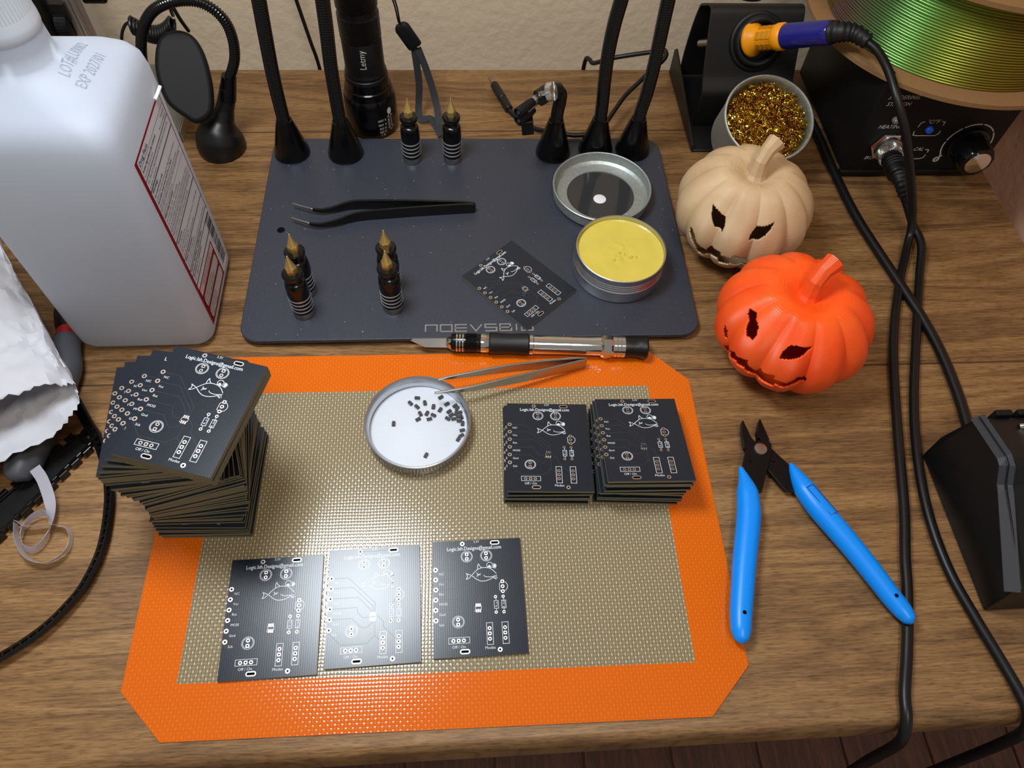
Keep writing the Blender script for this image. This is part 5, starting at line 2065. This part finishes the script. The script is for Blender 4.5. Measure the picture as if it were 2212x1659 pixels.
# ================================================================ filament spool lying on the station
sp_ = thing('filament_spool', 'cardboard spool of green-gold filament lying on the station', 'spool', (362, 326, 80.6))
for z in (0.0, 61.0):
    b = MB()
    b.lathe([(100.6, z), (101, z + 0.3), (101, z + 3.3), (100.6, z + 3.6), (27, z + 3.6), (27, z)], 128, cap0=False, cap1=False)
    b.f.append(tuple())
    b.f.pop()
    n = 128
    k0 = len(b.v) - 6 * n
    for i in range(n):
        j = (i + 1) % n
        b.f.append((k0 + 5 * n + i, k0 + 5 * n + j, k0 + j, k0 + i))
        b.m.append(0)
    build('flange', b, 'cardboard', sp_, angle=40)
b = MB()
prof = []
pitch = 1.78
k = 0
z = 3.7
while z + pitch < 61:
    for i in range(6):
        a = PI * i / 6
        prof.append((87.2 + 0.95 * math.sin(a) + 0.12 * math.sin(k * 2.1), z + pitch * i / 6))
    z += pitch
    k += 1
prof.append((87.2, z))
b.lathe(prof, 144)
build('filament_winding', b, 'filament', sp_, angle=50)
b = MB()
b.lathe([(28, 3.6), (28, 61)], 48)
build('hub', b, 'cardboard', sp_)
b = MB()
b.lathe([(3.2, 3.62), (3.2, 3.7)], 24, Matrix.Translation((-68, -67, 0)))
build('flange_hole', b, 'hole', sp_, smooth=False)

# ================================================================ black device at the right and its cable
b = MB()
b.tube(spline([(284, 352, 3.3), (287, 325, 3.3), (289, 293.6, 3.3), (289.3, 257, 3.3), (292.1, 210.5, 3.3), (300.5, 160, 3.3), (307.4, 121, 3.3), (309.6, 92, 3.3), (308.6, 64, 3.3), (306.5, 46, 3.3), (305.6, 40, 3.3)], 8), 3.2, 14)
tag(build('power_cord', b, 'black_satin'), 'thick black cable running from the soldering station to the angular device', 'cable')
dv = thing('desktop_device', 'angular black box-shaped device with sloping sides at the right edge', 'device', (320, -18, 0))


def dl(L):
    return [(y + 18, z) for y, z in L]


side = dl([(26, 0.1), (26.5, 20), (24.6, 45.6), (-1.5, 51.2), (-6, 50.4), (-13, 43.4), (-17, 41.6), (-61, 25), (-63, 0.1)])
b = MB()
rings = []
for x, ins in ((-46, 0.0), (-41.5, 0.0), (-36.5, 4.0), (42, 4.0)):
    ring = []
    for (y, z) in side:
        zz = z
        if z > 1:
            zz = z + (0.0 if x < -42 else 2.6 if ins == 0 else -1.0)
        ring.append((x + (6.0 if (z > 30 and x < -45) else 0.0), y, zz))
    rings.append(ring)
b.loft(rings)
build('housing', b, 'black_satin', dv, smooth=False, bevel=1.2, segs=3)
b = MB()
S_ = [(-40.4 if z > 30 else -45.6, y, z + 0.4) for y, z in side[2:8]]
b.ribbon(S_, 7.0, 0.8, (0.82, 0, 0.5))  # added strip, its lighter colour painting the sheen along the black bevel
build('bevel_sheen_strip', b, 'bevel_sheen', dv, smooth=False, bevel=0.3)
b = MB()
for i in range(5):
    b.box(-30 + i * 12, -21 + i * 12, 42.5, 46, 30, 47.2)
build('vent_fin', b, 'black_matte', dv, smooth=False, bevel=0.8)
b = MB()
b.tube([(-20, 36, 46), (-12, 33.5, 52), (20, 20, 66)], 2.0, 12)
build('rod', b, 'chrome', dv)
b = MB()
b.box(-10, 40, 44.4, 46.0, 2, 30)
build('back_cover', b, 'black_matte', dv, bevel=0.5)
b = MB()
b.loft([[(x_, y_, z_) for x_, y_ in rrect(hx, hy, 2.5, 4)] for z_, hx, hy in ((40, 3, 3), (47, 4.5, 3.5), (56, 7, 4), (60, 5, 3.2))], T=Matrix.Translation((-8, 62, 0)) @ Matrix.Rotation(rad(30), 4, 'X'))
b.tube([(-8, 46, 30), (-8, 44, 36), (-8, 40.5, 40)], 2.2, 10)
build('lever', b, 'black_matte', dv, bevel=0.6)

# ================================================================ things at the left edge
# white paper bag, crumpled, its pinked mouth towards the camera
e1 = Vector((-0.868, -0.496, 0))
e2 = Vector((-0.56, 0.828, 0)).normalized()
O_ = Vector((-188.5, 64, 0))
NU, NV = 96, 70
Lg = 185.0
Wd = 130.0
rings = []
rn = random.Random(2)
zig = [(0.0 if i % 2 else 2.6) + rn.uniform(-0.6, 0.6) for i in range(NU)]
for j in range(NV + 1):
    v = j / NV
    ring = []
    for i in range(NU):
        a = 2 * PI * i / NU
        ca, sa = math.cos(a), math.sin(a)
        ce = math.copysign(abs(ca) ** 0.75, ca)
        se = math.copysign(abs(sa) ** 0.8, sa)
        w = Wd / 2 * (1 - ce)                          # 0 at the right fold
        hgt = 13.0 * (1 - 0.25 * v)
        zc = 36 - 3 * v
        lip = 20.0 if se < 0 else 0.0
        d = v * Lg
        if j == 0:
            d += zig[i] * 0.6
        # the lower sheet sticks out further towards the camera
        d -= max(0, -se) * 16 * (1 - v) ** 3
        p = O_ + e1 * w + e2 * d
        q = Vector((p.x * 0.035, p.y * 0.035, se * 1.5 + 3))
        cr = 1.0 - abs(noise.noise(q)) * 2.0
        cr2 = 1.0 - abs(noise.noise(q * 2.3 + Vector((7, 3, 1)))) * 2.0
        z = zc + se * hgt + 5.0 * (cr - 0.5) * (0.55 + 0.45 * v) + 2.4 * (cr2 - 0.5)
        off = 2.0 * noise.noise(q * 1.7 + Vector((2, 9, 4)))
        p += e1 * off
        p.z = max(19.5, z)
        ring.append(p)
    rings.append(ring)
b = MB()
b.loft(rings, cap0=False, cap1=True)
bag = build('paper_bag', b, 'paper', None, smooth=True, angle=22, recalc=False)
md = bag.modifiers.new('sheet', 'SOLIDIFY')
md.thickness = 0.25 * MM
tag(bag, 'crumpled white paper bag with a pinked open mouth at left', 'paper bag')

# hand tool under the bag
ht = thing('hand_tool', 'hand tool with a grey rubber handle and red band, half under the bag', 'hand tool', (-214, 80, 0))


def tl_(L):
    return [(x + 214, y - 80, z) for x, y, z in L]


S_ = spline(tl_([(-217.6, 116.5, 9.0), (-216.6, 108, 9.2), (-212.6, 94, 9.2), (-212.5, 76, 8.8), (-214.5, 60, 8.6), (-216.8, 46, 9.2), (-219, 34, 10.0), (-220.6, 26.5, 9.4), (-221.2, 24.2, 8.6)]), 6)
b = MB()
b.tube(S_, lerp_list([6.8, 7.6, 7.8, 7.0, 7.2, 8.4, 9.0, 6.4, 1.0], len(S_)), 28, up=(0, 0, 1))
build('handle', b, 'grey_rubber', ht, angle=70)
S_ = spline(tl_([(-218.2, 121.5, 9.0), (-217.6, 116, 9.0)]), 4)
b = MB()
b.tube(S_, lerp_list([6.4, 7.0], len(S_)), 28)
tag(build('band', b, 'red', ht), 'red band')
b = MB()
S_ = spline(tl_([(-230, 146, 7), (-225, 136, 8), (-221, 127, 9), (-218.4, 121, 9)]), 5)
b.tube(S_, lerp_list([2.5, 6, 6.6, 6.2], len(S_)), 20)
build('head', b, 'black_satin', ht)

# black notched plastic strip with an eyelet
ns = thing('notched_strip', 'black notched plastic strip with a round eyelet at its end', 'plastic strip', (-193, 54, 0))
dirv = (Vector((-227, 7, 0)) - Vector((-193, 54, 0))).normalized()
T = frame_z((0, 0, 0), (0, 0, 1), tuple(dirv))
b = MB()
hole_r, out_r = 2.6, 5.2
ang = [2 * PI * i / 28 for i in range(28)]
V = [(hole_r * math.cos(a), hole_r * math.sin(a), z) for z in (0.2, 4.0) for a in ang] + [(out_r * math.cos(a), out_r * math.sin(a), z) for z in (0.2, 4.0) for a in ang]
F = []
for i in range(28):
    j = (i + 1) % 28
    F += [(i, j, 28 + j, 28 + i), (56 + j, 56 + i, 84 + i, 84 + j), (28 + i, 28 + j, 84 + j, 84 + i), (j, i, 56 + i, 56 + j)]
b.add(V, F, T)
build('eyelet', b, 'black_gloss', ns)
b = MB()
b.prism([(3.2, -4.6), (8, -5.4), (95, -9.4), (95, 9.4), (8, 5.4), (3.2, 4.6)], 0.2, 2.4, T)
build('web', b, 'black_satin', ns, smooth=False, bevel=0.3)
b = MB()
for s in (-1, 1):
    b.prism([(3, s * 4.2), (95, s * 8.4), (95, s * 9.8), (3, s * 5.2)], 0.2, 4.2, T)
build('rail', b, 'black_gloss', ns, smooth=False, bevel=0.3)
tab0 = None
for s in (-1, 1):
    for i in range(11):
        x = 7.5 + i * 8.2
        y = s * (5.4 + 4.4 * x / 95 + 0.9)
        if tab0 is None:
            b = MB()
            b.box(-2.7, 2.7, -1.3, 1.3, 0.3, 5.2)
            tab0 = build('tab', b, 'black_gloss', ns, smooth=False, bevel=0.4)
            o = tab0
        else:
            o = inst(tab0, ns, (0, 0, 0))
        p = T @ Vector((x, y, 0))
        o.location = p * MM
        o.rotation_euler = (0, 0, math.atan2(dirv.y, dirv.x))
b = MB()
for i in range(10):
    x = 11.5 + i * 8.2
    b.box(x - 0.5, x + 0.5, -3.6 - x * 0.03, 3.6 + x * 0.03, 2.4, 2.9, T)
build('cross_rib', b, 'black_satin', ns, smooth=False)

# empty component carrier tape
TP = spline([(-206.5, 77, 4), (-196.5, 62.4, 4), (-187.5, 49.6, 4), (-179.6, 34, 4), (-173.6, 14.5, 4), (-171.4, -10.4, 4), (-175.0, -29.2, 4), (-180.8, -40.4, 4), (-190.4, -52.2, 4), (-206, -63.6, 4), (-224, -70, 4)], 12)
tp = thing('carrier_tape', 'curved black carrier tape with empty pockets left of the tall board stack', 'carrier tape', (-175, 0, 0))
b = MB()
L = [p - Vector((-175, 0, 0)) for p in TP]
U, dn = [], []
for i, p in enumerate(L):
    t = (L[min(i + 1, len(L) - 1)] - L[max(i - 1, 0)]).normalized()
    sd = Vector((t.y, -t.x, 0))                       # towards the outside of the bend
    U.append((sd * 0.80 - Vector((0, 0, 0.60))).normalized() if sd.x < 0 else (sd * 0.8 + Vector((0, 0, 0.6))).normalized())
U = [Vector((u.x, u.y, abs(u.z))) if False else u for u in U]


def shifted(k, h=0.0):
    out = []
    for p, u in zip(L, U):
        out.append(p + u * k)
    return out


b.ribbon(shifted(-2.6), 1.2, 1.6, [tuple(u) for u in U])
b.ribbon(shifted(2.0), 2.2, 1.6, [tuple(u) for u in U])
build('rail', b, 'black_satin', tp, smooth=False)
b = MB()
b.ribbon([p + Vector((0, 0, -1.2)) for p in shifted(-0.8)], 3.6, 0.3, [tuple(u) for u in U])
build('pocket_floor', b, 'black_matte', tp, smooth=False)
dist, nxt = 0.0, 0.0
wall0 = None
for i in range(1, len(L)):
    seg = (L[i] - L[i - 1]).length
    while nxt <= dist + seg:
        t = (nxt - dist) / seg
        p = L[i - 1].lerp(L[i], t)
        tv = (L[i] - L[i - 1]).normalized()
        u = U[i]
        T = Matrix((tv, u, tv.cross(u))).transposed().to_4x4()
        if wall0 is None:
            bb = MB()
            bb.box(-0.45, 0.45, -2.4, 1.0, -0.9, 0.8)
            wall0 = build('pocket_wall', bb, 'black_gloss', tp, smooth=False)
            o = wall0
        else:
            o = inst(wall0, tp, (0, 0, 0))
        T.translation = p * MM
        o.matrix_local = T
        nxt += 4.0
    dist += seg

# curl of clear cover tape
ct = thing('cover_tape', 'curl of clear plastic cover tape on the bare desk', 'cover tape', (-200, -2, 0))
P = [(-210.5, 29.5, 13.0), (-206.5, 24, 10), (-202, 14, 6.4), (-199.4, 4, 4.4), (-199.6, -5, 3.8), (-203.5, -11, 3.6), (-209.2, -10, 3.6), (-212.6, -3, 3.8), (-210.4, 4.5, 4.2), (-204, 7.4, 5.2), (-199.0, 3.6, 6.2)]
P2_ = [(-215.4, 3.4, 6.0), (-210, 0.5, 5.4), (-203, 1.0, 5.0), (-197, 1.2, 4.2), (-190.5, -1.0, 3.6), (-187.4, -7.4, 3.4), (-189.4, -14.2, 3.4), (-196.4, -18.4, 3.4), (-204.8, -16.4, 3.4), (-211, -10.6, 3.4), (-214.8, -3.6, 4.0), (-216.2, 2.6, 5.0)]
for q, ups in ((P, [(1.0, 0.3, 0.25)] * 3 + [(0.7, 0.1, 0.7)] * 1 + [(0.35, 0.1, 1.0)] * 7), (P2_, [(0.2, -0.35, 1.0)] * 12)):
    b = MB()
    S_ = spline([(x + 200, y + 2, z + 0.4) for x, y, z in q], 8)
    U_ = spline(ups, 8)
    b.ribbon(S_, 6.2, 0.12, [tuple(u) for u in U_])
    build('film', b, 'clear_film', ct, angle=60)
